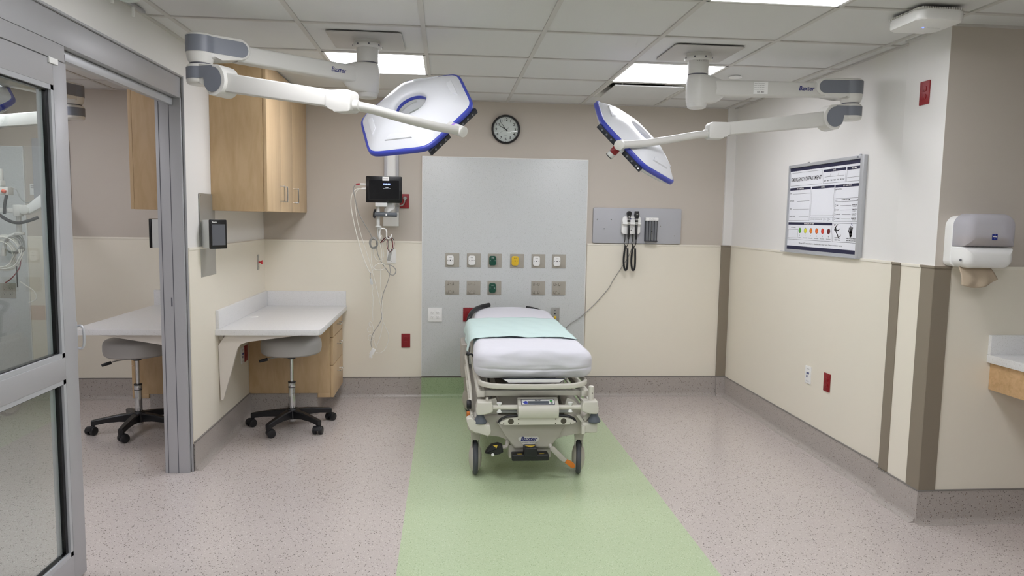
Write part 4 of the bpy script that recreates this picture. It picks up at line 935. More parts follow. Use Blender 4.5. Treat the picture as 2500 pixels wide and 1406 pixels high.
    def rout(phi, a_=ap, p=16):
        s = 0
        for k in range(6):
            c = math.cos(phi - (PI / 6 + k * PI / 3))
            if c > 0: s += (c / a_) ** p
        return s ** (-1 / p)
    NS = 96; ph = [2 * PI * i / NS for i in range(NS)]
    def rings_(bm, prof, close=False):
        """prof: list of functions phi -> (r, z)"""
        rr = [[bm.verts.new((f(p)[0] * math.cos(p), f(p)[0] * math.sin(p), f(p)[1])) for p in ph] for f in prof]
        for r1, r2 in zip(rr, rr[1:]):
            for i in range(NS): bm.faces.new((r1[i], r1[(i + 1) % NS], r2[(i + 1) % NS], r2[i]))
        return rr
    rh = .085
    b = B(); rings_(b, [lambda p: (rout(p) - .012, -.016), lambda p: (rout(p) - .003, -.015), lambda p: (rout(p), -.009), lambda p: (rout(p), .006), lambda p: (rout(p) - .005, .011), lambda p: (rout(p) - .014, .012), lambda p: (rout(p) - .02, .0), lambda p: (rout(p) - .012, -.016)])
    b.transform(MH); head = obj('lamp_head', b, blue_m, t, True, ang=60, label='blue rim of the lamp head')
    b = B()
    def dome(u):
        def f(p):
            ro = rout(p) - .014; r = ro + (rh - ro) * u
            edge = .5 + .5 * math.cos(3 * (p - PI / 2) * 2) ; 
            z = .012 + .062 * (math.sin(min(1, u * 1.25) * PI / 2) ** .9)
            return (r, z)
        return f
    prof = [dome(u) for u in (0, .04, .1, .18, .28, .38, .5, .62, .74, .84)]
    prof += [lambda p: (rh + .012, .0742), lambda p: (rh + .003, .069), lambda p: (rh, .060), lambda p: (rh, -.028)]
    rings_(b, prof); b.transform(MH); sh = obj('top_shell', b, shell_m, head, True, ang=60)
    b = B(); rings_(b, [lambda p: (rout(p) - .012, -.015), lambda p: (rout(p) - .026, -.030), lambda p: (rout(p) * .75 + rh * .25, -.046), lambda p: (rout(p) * .4 + rh * .6, -.052), lambda p: (rh + .01, -.050), lambda p: (rh, -.028)]); b.transform(MH); obj('light_lens', b, under_m, head, True, ang=60)
    b = B(); lathe(b, [(rh + .0005, .030), (rh - .0025, .030), (rh - .0025, .046), (rh + .0005, .046)], seg=48, mtx=MH); obj('inner_ring', b, blue_m, head, True)
    b = B(); lathe(b, [(rh - .001, .012), (rh - .0025, .013), (rh - .0025, .029), (rh - .001, .029)], seg=48); t2 = b
    for f in list(b.faces):
        cx_ = f.calc_center_median(); an = math.degrees(math.atan2(cx_.y, cx_.x)) % 360
        if not (40 < an < 110): b.faces.remove(f)
    b.transform(MH); obj('inner_label', b, greybox, head, True)
    for deg in (30, 150, 210, 330):
        b = B(); mt = MH @ Matrix.Rotation(math.radians(deg), 4, 'Z')
        prism(b, [(-.075, 0), (.075, 0), (.05, .030), (-.05, .030)], (ap - .052, 0, .030), EY, V((-.93, 0, .36)), (0, 0, .016), .004, mtx=mt); obj('grip', b, shell_m, head, True)
    for s in (-1, 1):
        b = B(); box(b, (.030 if s > 0 else -.165), (.165 if s > 0 else -.030), -ap - .002, -ap + .014, -.038, -.012, .003, mtx=MH); cp = obj('control_strip', b, darkpan, head, True)
        b = B()
        for q_ in range(3): cyl(b, MH @ V((s * (.062 + q_ * .035), -ap - .0015, -.025)), MH @ V((s * (.062 + q_ * .035), -ap - .0035, -.025)), .0052, seg=12)
        obj('button', b, button_m if not (red and s > 0) else button_m, cp, True)
        if s > 0 and red:
            b = B(); cyl(b, MH @ V((.148, -ap - .0015, -.026)), MH @ V((.148, -ap - .004, -.026)), .003, seg=8); obj('status_led', b, led_w, cp, True)
    if red:
        o = C + m_ * (ap + .045)
        b = B(); cyl(b, o - N_ * .028, o - N_ * .058, .021, .021, 24, bev=.002); hb = obj('label_collar', b, redband, t, True)
        b = B(); cyl(b, o - N_ * .058, o - N_ * .082, .0205, .020, 24, bev=.002); obj('label_wrap', b, greybox, hb, True)
        b = B(); cyl(b, o - N_ * .082, o - N_ * .085, .0212, .0212, 24); obj('end_rim', b, black_m, hb, True)
    return t
surglight('surgical light on the left, its head showing the central hole', (-.432, 4.03), math.degrees(math.atan2(3.472 - 4.03, -1.122 + .432)), .887, (-.436, 3.15, 1.975),
          (.642, -.703, -.307), (-.16, 3.72, 2.012), (.668, .315, .675), (-.642, .703, .307), (-.3775, -.6384, .6708), (1, .20))
surglight('surgical light on the right, its head tilted nearly edge-on', (1.402, 4.03), math.degrees(math.atan2(3.951 - 4.03, 2.265 - 1.402)), .868, (1.492, 3.95, 2.0),
          (-.4446, -.8841, -.1438), (1.046, 4.02, 1.934), (.663, -.2169, -.7165), (.4446, .8841, .1438), (.6023, -.4139, .6826), (-1, .60), red=True)
cN = V((-2.72, 4.32, 2.065)); nx_ = V((.99, 0, .12)).normalized(); nn_ = V((0, -.55, .83)); nn_ = (nn_ - nx_ * nn_.dot(nx_)).normalized(); ny_ = nn_.cross(nx_)
surglight('surgical light in the next bay, partly seen through the glass door', (-2.62, 4.03), math.degrees(math.atan2(4.914 - 4.03, -2.378 + 2.62)), .915, (-3.12, 4.74, 1.99),
          tuple(-ny_), tuple(cN), tuple(nx_), tuple(ny_), tuple(nn_), (-1, .62))

# ---------------------------------------------------------------- stretcher
CX = .49
t = thing('stretcher', 'off-white hospital stretcher with wheels standing on the green floor strip', 'stretcher', (CX, 4.8, 0))
X0, X1 = .160, .838          # mattress sides
Y0, Y1 = 3.93, 5.72
# mattress under fitted sheet
b = B()
def softblock(bm, x0, x1, y0, y1, z0, z1, r, rc=.10, wr=None):
    cx, cy, cz = (x0 + x1) / 2, (y0 + y1) / 2, (z0 + z1) / 2; hx, hy, hz = (x1 - x0) / 2, (y1 - y0) / 2, (z1 - z0) / 2
    q = bmesh.new(); bmesh.ops.create_cube(q, size=2); bmesh.ops.subdivide_edges(q, edges=q.edges[:], cuts=63, use_grid_fill=True)
    for v in q.verts:
        ax, ay = v.co.x, v.co.y
        ay = math.copysign(1 - (1 - abs(ay)) ** 1.35, ay); ax = math.copysign(1 - (1 - abs(ax)) ** 1.2, ax)
        x, y, z = ax * hx, ay * hy, v.co.z * hz
        ix, iy = max(0, abs(x) - (hx - rc)), max(0, abs(y) - (hy - rc)); sx, sy = math.copysign(1, x), math.copysign(1, y)
        if ix > 0 and iy > 0:
            l = math.hypot(ix, iy); m_ = max(ix, iy); ix, iy = ix * m_ / l, iy * m_ / l
            x, y = sx * (hx - rc + ix), sy * (hy - rc + iy)
        l = math.hypot(ix, iy)
        n = (sx * ix / l, sy * iy / l) if l > 1e-9 else (0, 0)
        e = max(0, r - (rc - l)); iz = max(0, abs(z) - (hz - r))
        if e > 0 and iz > 0:
            l2 = math.hypot(e, iz); k = max(e, iz) / l2
            x -= n[0] * e * (1 - k); y -= n[1] * e * (1 - k); z = math.copysign(hz - r + iz * k, z)
        v.co = V((x + cx, y + cy, z + cz))
        if wr: v.co = wr(v.co)
    addgeo(bm, q)
from mathutils import noise as mnoise
def wr(p):
    x, y, z = p
    f = max(0, min(1, (z - .615) / .13))
    crown = .020 * (1 - ((x - CX) / .34) ** 2) * f
    headlift = .030 * max(0, (y - 5.25) / .47) * f
    z += crown * .7 + headlift * (1 - .6 * abs((x - CX) / .34) ** 2)
    if y > 4.1: x += .040 * min(1, (y - 4.1) / 1.1) * max(0, (CX - x) / .33)
    # creases on the foot face and sides
    if y < 4.2:
        z += .0012 * math.sin(x * 13 + y * 5) * f
        w_ = max(0, 1 - abs(p.y - Y0) / .08)
        y += w_ * (.004 * math.sin(x * 13 + z * 20) + .006 * math.exp(-((z - .655 - .006 * math.sin(x * 9)) / .006) ** 2) + .0015 * math.sin(x * 35 - z * 60))
        if z < .68: y += w_ * .02 * (.68 - z) / .08
        y += w_ * .007 * (mnoise.noise(V((x * 9, z * 26, 3.1)))); z += w_ * .003 * mnoise.noise(V((x * 14, z * 20, 7.7)))
    z += f * .0022 * mnoise.noise(V((x * 9, y * 16, .5)))
    return V((x, y, z))
softblock(b, X0, X1, Y0, Y1, .597, .752, .052, wr=wr)
mt_ = obj('mattress', b, sheet_m, t, True, ang=70, label='mattress under a white fitted sheet')
b = B(); box(b, .26, .74, 4.12, 5.62, .588, .600, .004); obj('mattress_base', b, mattk, t, True)
# deck plate with angled front
b = B(); prism(b, [(.325, .600), (.665, .600), (.640, .583), (.352, .583)], (0, 3.925, 0), EX, EZ, (0, .02, 0), .001); obj('deck_tongue', b, white_pl, t, True)
b = B(); prism(b, [(.316, .602), (.674, .602), (.643, .579), (.347, .579)], (0, 3.932, 0), EX, EZ, (0, .02, 0), .001); box(b, .26, .74, 4.12, 5.6, .565, .586, .002); obj('deck_panel', b, mattk, t, True)
# bowed foot bumper rail
def flat_rail(bm, pts, hgt, thk, n=10):
    P = catmull(pts, n); rows = []
    for i, p in enumerate(P):
        d = (P[min(i + 1, len(P) - 1)] - P[max(i - 1, 0)]); d.z = 0; d.normalize(); s = V((-d.y, d.x, 0))
        rows.append([bm.verts.new(p + s * u + EZ * v) for u, v in rrect(thk, hgt, min(thk, hgt) * .35, 3)])
    n_ = len(rows[0])
    for a, c in zip(rows, rows[1:]):
        for i in range(n_): bm.faces.new((a[i], a[(i + 1) % n_], c[(i + 1) % n_], c[i]))
    bm.faces.new(rows[0]); bm.faces.new(rows[-1])
b = B(); flat_rail(b, [(.195, 4.3, .568), (.190, 4.06, .572), (.195, 3.98, .572), (.225, 3.935, .570), (.30, 3.915, .565), (.49, 3.905, .564), (.68, 3.912, .565), (.755, 3.93, .570), (.795, 3.98, .572), (.80, 4.06, .572), (.80, 4.3, .572)], .030, .020); obj('foot_rail', b, bedwhite, t, True)
# side deck tubes
for x in (.195, .800):
    b = B(); box(b, x - .012, x + .012, 4.2, 5.68, .550, .585, .004); obj('deck_rail', b, bedwhite, t, True)
# side litter frame tubes with ratchet marks
for s, x in ((-1, .200), (1, .800)):
    b = B(); box(b, x - .022, x + .022, 3.99, 5.62, .485, .520, .004); lr = obj('litter_rail', b, bedwhite, t, True)
    b = B()
    for k in range(14): quad(b, -.008, .008, 0, .004, 0); bmesh.ops.transform(b, matrix=Matrix.Translation((0, 0, 0)), verts=[]) if False else None
    b.free(); b = B()
    for k in range(14):
        y = 4.06 + k * .035; box(b, x - .010, x + .010, y, y + .007, .520, .5206)
    obj('scale_marks', b, plated, lr, True)
b = B(); box(b, .205, .795, 4.02, 4.06, .484, .512, .004); obj('cross_rail', b, bedwhite, t, True)
b = B(); box(b, .205, .795, 5.3, 5.34, .484, .512, .004); obj('cross_rail', b, bedwhite, t, True)
b = B(); box(b, .30, .69, 4.42, 5.3, .500, .508, .002); box(b, .30, .69, 4.40, 4.425, .495, .512, .002); obj('tray', b, mat('grey_brown_tray', (96, 88, 80), .5), t, True)
# scissor supports / inner boxes
b = B(); box(b, .31, .66, 4.1, 4.5, .40, .475, .006); box(b, .35, .63, 4.4, 5.2, .28, .46, .01); obj('lift_housing', b, bedbase, t, True)
for x in (.27, .70):
    b = B(); tube(b, [(x, 4.08, .33), (x, 4.28, .40), (x, 4.55, .49)], .013, 8, 3); obj('lift_link', b, steel, t, True)
for x, s in ((.255, 1), (.735, -1)):
    b = B(); prism(b, [(0, .46), (s * .035, .47), (s * .055, .40), (s * .04, .345), (-s * .045, .345), (-s * .05, .41)], (x, 4.02, 0), EX, EZ, (0, .03, 0), .004); obj('corner_bracket', b, bedwhite, t, True)
b = B(); box(b, .30, .71, 4.0, 4.06, .388, .404, .003); obj('lower_cross_rail', b, aluml, t, True)
# push bar with control box
b = B(); cyl(b, (.235, 3.945, .438), (.80, 3.945, .435), .0145, seg=24); obj('push_bar', b, bedwhite, t, True)
for x in (.302, .706):
    b = B(); lathe(b, [(0, .030), (.014, .030), (.015, .027), (.011, .018), (.008, .008), (.008, -.008), (.011, -.018), (.0145, -.024), (.013, -.027), (0, -.027)], (x, 3.941, .436), 24); obj('peg', b, white_pl, t, True)
b = B(); prof = [(3.905, .386), (3.898, .40), (3.893, .425), (3.896, .443), (3.905, .455), (3.962, .484), (3.980, .484), (3.985, .475), (3.985, .386)]
prism(b, prof, (.406, 0, 0), EY, EZ, (.230, 0, 0), .005); cb = obj('control_box', b, bedwhite, t, True)
n_ = V((0, -.029, .057)).normalized()
ml = Matrix.Translation((.521, 3.934, .4705)) ; uy = V((0, .057, .029)).normalized(); nn = V((0, -.454, .891))
ML = Matrix(((1, 0, 0, .519), (0, uy.y, nn.y, 3.932), (0, uy.z, nn.z, .4698), (0, 0, 0, 1)))
b = B(); prism(b, rrect(.190, .048, .004), (0, 0, 0), EX, EY, (0, 0, .0008), mtx=ML); lb = obj('control_label', b, navy, cb, True)
b = B(); prism(b, rrect(.183, .042, .003), (0, 0, .0008), EX, EY, (0, 0, .0005), mtx=ML); lp = obj('label_face', b, white_pl, lb, True) if False else obj('control_label', b, white_pl, cb, True)
b = B(); prism(b, rrect(.118, .020, .002), (.003, -.006, .0013), EX, EY, (0, 0, .002), mtx=ML); obj('display', b, rubber, cb, True)
def flatxy(bm, s, x, y, size, z, mtx, **k):
    R = mtx @ Matrix.Translation((x, y, z)) @ Matrix.Rotation(-PI / 2, 4, 'X'); text(bm, s, 0, 0, size, 0, mtx=R, **k)
b = B(); flatxy(b, 'Baxter', 0, .0125, .013, .0015, ML, bold=.0005, shear=.2); obj('lettering', b, ink, cb, True, keepn=True)
b = B(); prism(b, [(-.086, -.004), (-.070, .008), (-.060, .004), (-.058, -.014), (-.074, -.016)], (0, 0, .0013), EX, EY, (0, 0, .0004), mtx=ML); obj('blue_mark', b, blue_m, cb, True)
b = B(); prism(b, rrect(.016, .012, .003), (.076, .006, .0013), EX, EY, (0, 0, .0008), mtx=ML); obj('green_key', b, mat('green_key', (70, 160, 80), .4), cb, True)
b = B(); prism(b, rrect(.014, .007, .002), (.077, -.010, .0013), EX, EY, (0, 0, .0008), mtx=ML); obj('key', b, rubber, cb, True)
# corner housings, bell bumpers, post
for k, (x, s) in enumerate(((.218, -1), (.815, 1))):
    b = B(); poly = [(-.040, .034), (.040, .034), (.049, .0), (.047, -.022), (.030, -.030), (.0, -.038), (-.038, -.040), (-.048, -.028), (-.047, .0)]
    poly = [(s * -1 * p[0], p[1]) for p in poly]
    prism(b, poly, (x, 3.905, .443), EX, EZ, (0, .075, 0), .008, bseg=3); ch = obj('corner_housing', b, bedwhite, t, True, ang=50)
    xb = x - .022 if s < 0 else x + .030
    b = B(); lathe(b, [(.0, .402), (.020, .402), (.021, .392), (.026, .380), (.034, .366), (.037, .356), (.033, .350), (.02, .347), (0, .347)], (xb, 3.94, 0), 32); obj('bumper', b, rubber, t, True)
b = B(); cyl(b, (.826, 3.95, .47), (.826, 3.95, .548), .0165, seg=28); lathe(b, [(.0165, 0), (.0155, .006), (.010, .010), (0, .011)], (.826, 3.95, .548), 28); cyl(b, (.826, 3.95, .468), (.826, 3.95, .480), .02, seg=28, bev=.003); ps = obj('socket_post', b, bedwhite, t, True)
b = B(); cyl(b, (.829, 3.9335, .518), (.829, 3.932, .518), .0035, seg=12); obj('post_hole', b, plated, ps, True)
b = B(); cyl(b, (.233, 3.94, .477), (.233, 3.94, .496), .008, seg=16, bev=.002); obj('small_knob', b, bedwhite, t, True)
# oval plate
b = B(); poly = [(.332, .343), (.70, .343), (.728, .350), (.738, .357), (.716, .370), (.685, .379), (.64, .386), (.40, .386), (.355, .379), (.322, .368), (.302, .357), (.312, .349)]
prism(b, poly, (0, 3.915, 0), EX, EZ, (0, .012, 0), .002); op = obj('oval_plate', b, bedwhite, t, True)
b = B(); disc(b, .367, .364, .0165, 3.9146, 28); disc(b, .665, .364, .0165, 3.9146, 28)
for (x, z) in ((.326, .351), (.41, .376), (.41, .350), (.62, .376), (.62, .350), (.706, .352)): disc(b, x, z, .0036, 3.9146, 12)
obj('plate_hole', b, mat('shadowy_hole', (74, 70, 58), .7), op, True, keepn=True)
b = B(); tube(b, [(.298, 3.93, .352), (.312, 3.93, .374), (.345, 3.93, .388), (.405, 3.93, .394)], .007, 8); tube(b, [(.738, 3.93, .352), (.724, 3.93, .374), (.69, 3.93, .388), (.63, 3.93, .394)], .007, 8); obj('gasket', b, black_m, op, True)
# base shell
b = B()
top = [(.135, .335), (.150, .368), (.185, .378), (.30, .372), (.31, .372), (.70, .372), (.79, .372), (.835, .362), (.848, .335)]
poly = [(.128, .300), (.134, .345), (.150, .368), (.185, .376), (.79, .374), (.832, .362), (.850, .340), (.855, .300), (.845, .276), (.80, .268), (.685, .266), (.660, .257), (.640, .232), (.612, .195), (.600, .184), (.395, .184), (.380, .195), (.352, .232), (.335, .257), (.31, .266), (.18, .268), (.145, .274)]
prism(b, poly, (0, 4.00, 0), EX, EZ, (0, .10, 0), .014, bseg=3)
box(b, .150, .832, 4.05, 5.50, .285, .372, .02, 3)
obj('base_shell', b, bedbase, t, True, ang=50)
b = B(); prism(b, [(.395, .186), (.60, .186), (.655, .262), (.70, .34), (.62, .345), (.37, .345), (.29, .34), (.345, .262)], (0, 3.975, 0), EX, EZ, (0, .06, 0), .016, bseg=3); sn = obj('base_snout', b, bedbase, t, True, ang=50)
b = B(); q_ = [(-.06, .012), (-.05, .020), (.05, .020), (.06, .012), (.058, -.002), (.03, -.026), (.02, -.03), (-.02, -.03), (-.03, -.026), (-.058, -.002)]
prism(b, q_, (.476, 3.972, .238), EX, EZ, (0, .004, 0), .001); lg = obj('logo_badge', b, mat('badge_grey', (214, 212, 208), .4), t, True)
b = B(); text(b, 'Baxter', .476, .2445, .034, 3.9712, shear=.22, bold=.0010, fit=.097); obj('lettering', b, inkblue, lg, True, keepn=True)
b = B(); text(b, 'Transport Stretcher', .476, .226, .012, 3.9712); obj('small_lettering', b, faint, lg, True, keepn=True)
# rail end castings on both sides at the foot
b = B(); q_ = catmull([(.118, .375, 0), (.145, .385, 0), (.175, .360, 0), (.205, .348, 0), (.250, .340, 0), (.250, .287, 0), (.225, .287, 0), (.19, .300, 0), (.155, .308, 0), (.135, .33, 0)], 4, True)
prism(b, [(p.x, p.y) for p in q_], (0, 3.915, 0), EX, EZ, (0, .06, 0), .008, bseg=3); obj('rail_casting', b, bedwhite, t, True, ang=50)
b = B(); box(b, .775, .865, 3.935, 3.985, .285, .345, .012, 3); box(b, .772, .792, 3.925, 3.965, .282, .330, .004); obj('rail_casting', b, bedwhite, t, True, ang=50)
b = B(); prism(b, [(.742, .385), (.765, .385), (.815, .318), (.795, .318)], (0, 3.96, 0), EX, EZ, (0, .03, 0), .003); prism(b, [(.785, .365), (.80, .345), (.83, .385), (.818, .392)], (0, 3.965, 0), EX, EZ, (0, .02, 0), .002); obj('rail_link', b, bedwhite, t, True)
# folded side rails
for s, x in ((-1, .150), (1, .842)):
    b = B()
    tube(b, [(x - s * .03, 3.955, .335), (x - s * .012, 3.96, .360), (x, 3.985, .378), (x, 4.10, .380), (x, 5.2, .380), (x, 5.30, .395), (x, 5.31, .43), (x, 5.28, .465), (x, 5.2, .475), (x, 4.35, .475), (x, 4.2, .46), (x, 4.12, .43), (x, 4.08, .385)], .0095, 12, 6)
    for k in range(4): tube(b, [(x, 4.35 + k * .25, .38), (x, 4.35 + k * .25, .475)], .006, 8, 2)
    obj('side_rail', b, bedwhite, t, True)
b = B(); cyl(b, (.122, 4.06, .425), (.150, 4.06, .425), .026, seg=20, bev=.006); obj('rail_latch', b, black_m, t, True)
b = B(); cyl(b, (.120, 4.16, .705), (.140, 4.16, .700), .012, seg=14, bev=.003); tube(b, [(.138, 4.16, .70), (.16, 4.165, .69), (.19, 4.17, .62)], .006, 8); obj('rail_pad', b, black_m, t, True)
# push handles at the head
b = B(); tube(b, [(.185, 5.36, .56), (.170, 5.36, .64), (.168, 5.37, .70), (.180, 5.40, .752), (.215, 5.52, .782), (.27, 5.64, .795), (.345, 5.70, .805)], .0175, 14, 6); obj('push_handle', b, black_m, t, True)
b = B(); tube(b, [(.800, 5.66, .56), (.806, 5.66, .66), (.800, 5.67, .715), (.760, 5.68, .752), (.70, 5.69, .772), (.64, 5.70, .782)], .0175, 14, 6); obj('push_handle', b, black_m, t, True)
# casters
def caster(x, y, yaw, rear=False):
    R = .1
    mt = Matrix.Translation((x, y, 0)) @ Matrix.Rotation(yaw, 4, 'Z')
    b = B(); s = bmesh.new(); prof = []
    for k in range(13):
        a = PI * k / 12; prof.append((R - .017 + .017 * math.sin(a) if 0 < k < 12 else R - .02, .015 * -math.cos(a)))
    lathe(s, prof + [(R - .03, .014), (R - .03, -.014)], seg=48, mtx=Matrix.Translation((0, 0, R)) @ Matrix.Rotation(PI / 2, 4, 'Y'))
    addgeo(b, s, mt); tr = obj('caster', b, wheelr, t, True)
    b = B(); s = bmesh.new()
    for sx in (-1, 1):
        q = bmesh.new(); lathe(q, [(0, .022), (.025, .0215), (.05, .016), (.07, .008), (.080, 0), (.080, -.004), (0, -.004)], seg=40, mtx=Matrix.Translation((sx * .016, 0, R)) @ Matrix.Rotation(sx * PI / 2, 4, 'Y')); addgeo(s, q)
        prism(s, [(-.030, .105), (.030, .105), (.040, .19), (.040, .262), (-.040, .262), (-.040, .19)], (sx * .0175, 0, 0), EY, EZ, (sx * .006, 0, 0), .001)
    box(s, -.026, .026, -.05, .05, .215, .272, .008); addgeo(b, s, mt); obj('caster_fork', b, bedbase, tr, True)
caster(.177, 4.10, 0); caster(.787, 4.085, math.radians(-9)); caster(.177, 5.45, .3, True); caster(.787, 5.45, -.2, True)
for x in (.24, .70):
    b = B(); prism(b, [(-.008, .268), (.008, .268), (.001, .243)], (x, 4.01, 0), EX, EZ, (0, .02, 0)); obj('fin', b, bedbase, t, True)
# pedals
b = B(); box(b, .376, .488, 3.915, 3.985, .133, .170, .010, 3); box(b, .476, .588, 3.915, 3.985, .133, .170, .010, 3); box(b, .444, .518, 3.90, 3.98, .158, .214, .010, 3); pd = obj('brake_pedal', b, black_m, t, True)
for v in ():
    pass
b = B(); prism(b, [(-.030, .020), (.030, .020), (0, -.014)], (.481, 3.925, .2146), EX, EY, (0, 0, .0006)); box(b, .408, .434, 3.93, 3.936, .1702, .1706); box(b, .535, .561, 3.93, 3.936, .1702, .1706); obj('warning_label', b, warn_m, pd, True)
b = B(); prism(b, [(.228, .170), (.24, .190), (.262, .214), (.30, .222), (.325, .212), (.33, .175), (.31, .165), (.29, .158), (.23, .168)], (0, 3.95, 0), EX, EZ, (0, .05, 0), .006); pd = obj('side_pedal', b, black_m, t, True)
b = B(); cyl(b, (.27, 3.946, .162), (.27, 3.96, .162), .009, seg=16, bev=.002); obj('pedal_stud', b, white_pl, pd, True)
b = B(); prism(b, [(-.014, .008), (.014, .008), (.008, -.010)], (.283, 3.949, .210), EX, EZ, (0, -.0006, 0)); obj('warning_label', b, warn_m, pd, True)
b = B(); tube(b, [(.325, 3.98, .195), (.35, 3.99, .20), (.36, 4.01, .235)], .012, 10, 4); obj('pedal_arm', b, bedbase, t, True)
b = B(); prism(b, [(.596, .196), (.606, .203), (.622, .200), (.700, .122), (.685, .108), (.662, .118), (.600, .180)], (0, 3.96, 0), EX, EZ, (0, .014, 0), .004); tube(b, [(.604, 3.97, .19), (.60, 3.99, .215), (.598, 4.01, .235)], .012, 8, 3); sp = obj('steer_pedal', b, bedbase, t, True)
b = B(); prism(b, [(.686, .106), (.697, .124), (.725, .112), (.742, .098), (.746, .082), (.736, .070), (.722, .076)], (0, 3.957, 0), EX, EZ, (0, .02, 0), .004); obj('pedal_tip', b, orange_m, sp, True)
b = B(); box(b, .365, .61, 4.0, 4.06, .125, .20, .004); box(b, .40, .60, 3.99, 4.05, .120, .135, .003); obj('pedal_bracket', b, bedbase, t, True)
b = B(); cyl(b, (.125, 4.14, .345), (.15, 4.14, .345), .017, seg=16, bev=.004); obj('orange_grip', b, orange_m, t, True)
b = B(); box(b, .115, .175, 5.3, 5.62, .30, .56, .02, 3); box(b, .80, .86, 5.3, 5.62, .30, .52, .02, 3); obj('head_cover', b, bedbase, t, True)
b = B(); tube(b, [(.70, 5.2, .42), (.74, 5.25, .46), (.77, 5.3, .50)], .02, 8, 3); obj('head_lever', b, black_m, t, True)

# mint absorbent pad across the mattress
b = B(); rows = []; NX, NY = 60, 34
for j in range(NY + 1):
    v = j / NY; row = []
    for i in range(NX + 1):
        u = i / NX; yf = 4.34 + .012 * math.sin(u * 9) - .02 * (u - .5); yk = 5.22 + .006 * math.sin(u * 12)
        y = yf + (yk - yf) * v; s = (X0 - .004) + (-.088 + u * (.678 + .088 - .022))     # s: unrolled coordinate
        xx = s
        if s < X0 + .03:
            ov = X0 + .03 - s
            # over the edge then hanging and flaring outwards
            a = min(ov / .045, PI / 2) if ov < .045 * PI / 2 else PI / 2
            cx_ = X0 + .03 - .045 * math.sin(a); cz_ = -.045 * (1 - math.cos(a)); rest = max(0, ov - .045 * PI / 2)
            cx_ -= rest * .20 + .005 * math.sin(v * 14) * min(1, rest / .03); cz_ -= rest * .93
            xx = cx_; zz = cz_
        else: zz = 0
        if s > X1 - .055: zz -= (s - X1 + .055) ** 2 * 6
        top = .7535 + .014 * (1 - min(1, abs((xx - CX) / .34)) ** 2) + .030 * max(0, (y - 5.25) / .47) * (1 - .6 * min(1, abs((xx - CX) / .34)) ** 2)
        lift = .004 + .006 * max(0, 1 - v * 8) * (.5 + .5 * math.sin(u * 16 + 1)) + .0015 * math.sin(u * 30 + v * 17) + .0015 * math.sin(v * 40 + u * 5)
        row.append(b.verts.new((xx, y, top + zz + lift)))
    rows.append(row)
for r1, r2 in zip(rows, rows[1:]):
    for i in range(NX): b.faces.new((r1[i], r1[i + 1], r2[i + 1], r2[i]))
pad = obj('absorbent_pad', b, mint, ang=80)
sm = pad.modifiers.new('thick', 'SOLIDIFY'); sm.thickness = .0016; sm.offset = 1
tag(pad, 'mint green absorbent pad laid across the white mattress', 'bed pad')
b = B()  # thin dark tubes put in as the shade below the lifted edge
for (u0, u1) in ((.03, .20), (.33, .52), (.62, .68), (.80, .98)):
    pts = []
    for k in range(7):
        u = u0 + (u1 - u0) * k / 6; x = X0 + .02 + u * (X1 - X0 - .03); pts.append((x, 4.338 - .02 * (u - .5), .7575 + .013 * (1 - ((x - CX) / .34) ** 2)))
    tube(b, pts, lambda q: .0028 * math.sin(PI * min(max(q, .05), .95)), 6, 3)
obj('pad_edge_shade', b, mattk, pad, label='dark strips standing in for shade under the lifted pad edge')

# ---------------------------------------------------------------- right side: towel dispenser, counter, outlet
YW = YP
t = thing('towel_dispenser', 'white paper towel dispenser with smoky translucent cover on the tan wall', 'towel dispenser', (2.535, YW, 1.29))
def pillow(bm, x0, x1, z0, z1, yback, yfront, rt, rb, e, n=8, mtx=None):
    """rounded slab whose front edge curves back by e"""
    def ring(i, y):
        out = []
        for (sx, sz, r) in ((1, 1, rt), (-1, 1, rt), (-1, -1, rb), (1, -1, rb)):
            r_ = max(r - i, .0008); zc = (z1 - i - r_) if sz > 0 else (z0 + i + r_); xc = (x1 - i - r_) if sx > 0 else (x0 + i + r_)
            a0 = {(1, 1): 0, (-1, 1): 90, (-1, -1): 180, (1, -1): 270}[(sx, sz)]
            for k in range(n + 1):
                a = math.radians(a0 + 90 * k / n); out.append(bm.verts.new((xc + r_ * math.cos(a), y, zc + r_ * math.sin(a))))
        return out
    R = [ring(0, yback), ring(0, yfront + e)] + [ring(e * (1 - math.cos(PI / 2 * k / 8)), yfront + e * (1 - math.sin(PI / 2 * k / 8))) for k in range(1, 9)]
    for a, c in zip(R, R[1:]):
        for i in range(len(a)): bm.faces.new((a[i], a[(i + 1) % len(a)], c[(i + 1) % len(a)], c[i]))
    bm.faces.new(R[0]); bm.faces.new(R[-1])
b = B(); pillow(b, 2.418, 2.670, 1.297, 1.397, YW - .001, YW - .152, .006, .045, .040); pillow(b, 2.414, 2.678, 1.300, 1.545, YW - .001, YW - .052, .055, .03, .006); obj('body', b, white_pl, t, True, ang=50)
b = B(); pillow(b, 2.418, 2.676, 1.398, 1.554, YW - .050, YW - .150, .058, .004, .042); cv = obj('cover', b, frost, t, True, ang=50)
b = B(); box(b, 2.435, 2.645, YW - .125, YW - .053, 1.402, 1.445, .004); obj('towel_stack', b, paper_m, t, True)
b = B(); quad(b, 2.541, 2.568, 1.432, 1.460, YW - .1506); lg = obj('logo_patch', b, mat('logo_patch_blue', (22, 40, 130), .4), cv, True, keepn=True)
b = B(); yq = YW - .1510; seg2(b, 2.5545, 1.436, 2.5545, 1.457, .0018, yq); seg2(b, 2.544, 1.447, 2.565, 1.447, .003, yq); seg2(b, 2.547, 1.450, 2.562, 1.4445, .0012, yq); obj('logo_mark', b, white_pl, lg, True, keepn=True)
b = B(); cyl(b, (2.4165, YW - .12, 1.335), (2.4135, YW - .12, 1.335), .006, seg=16); obj('lock', b, slate_scr, t, True)
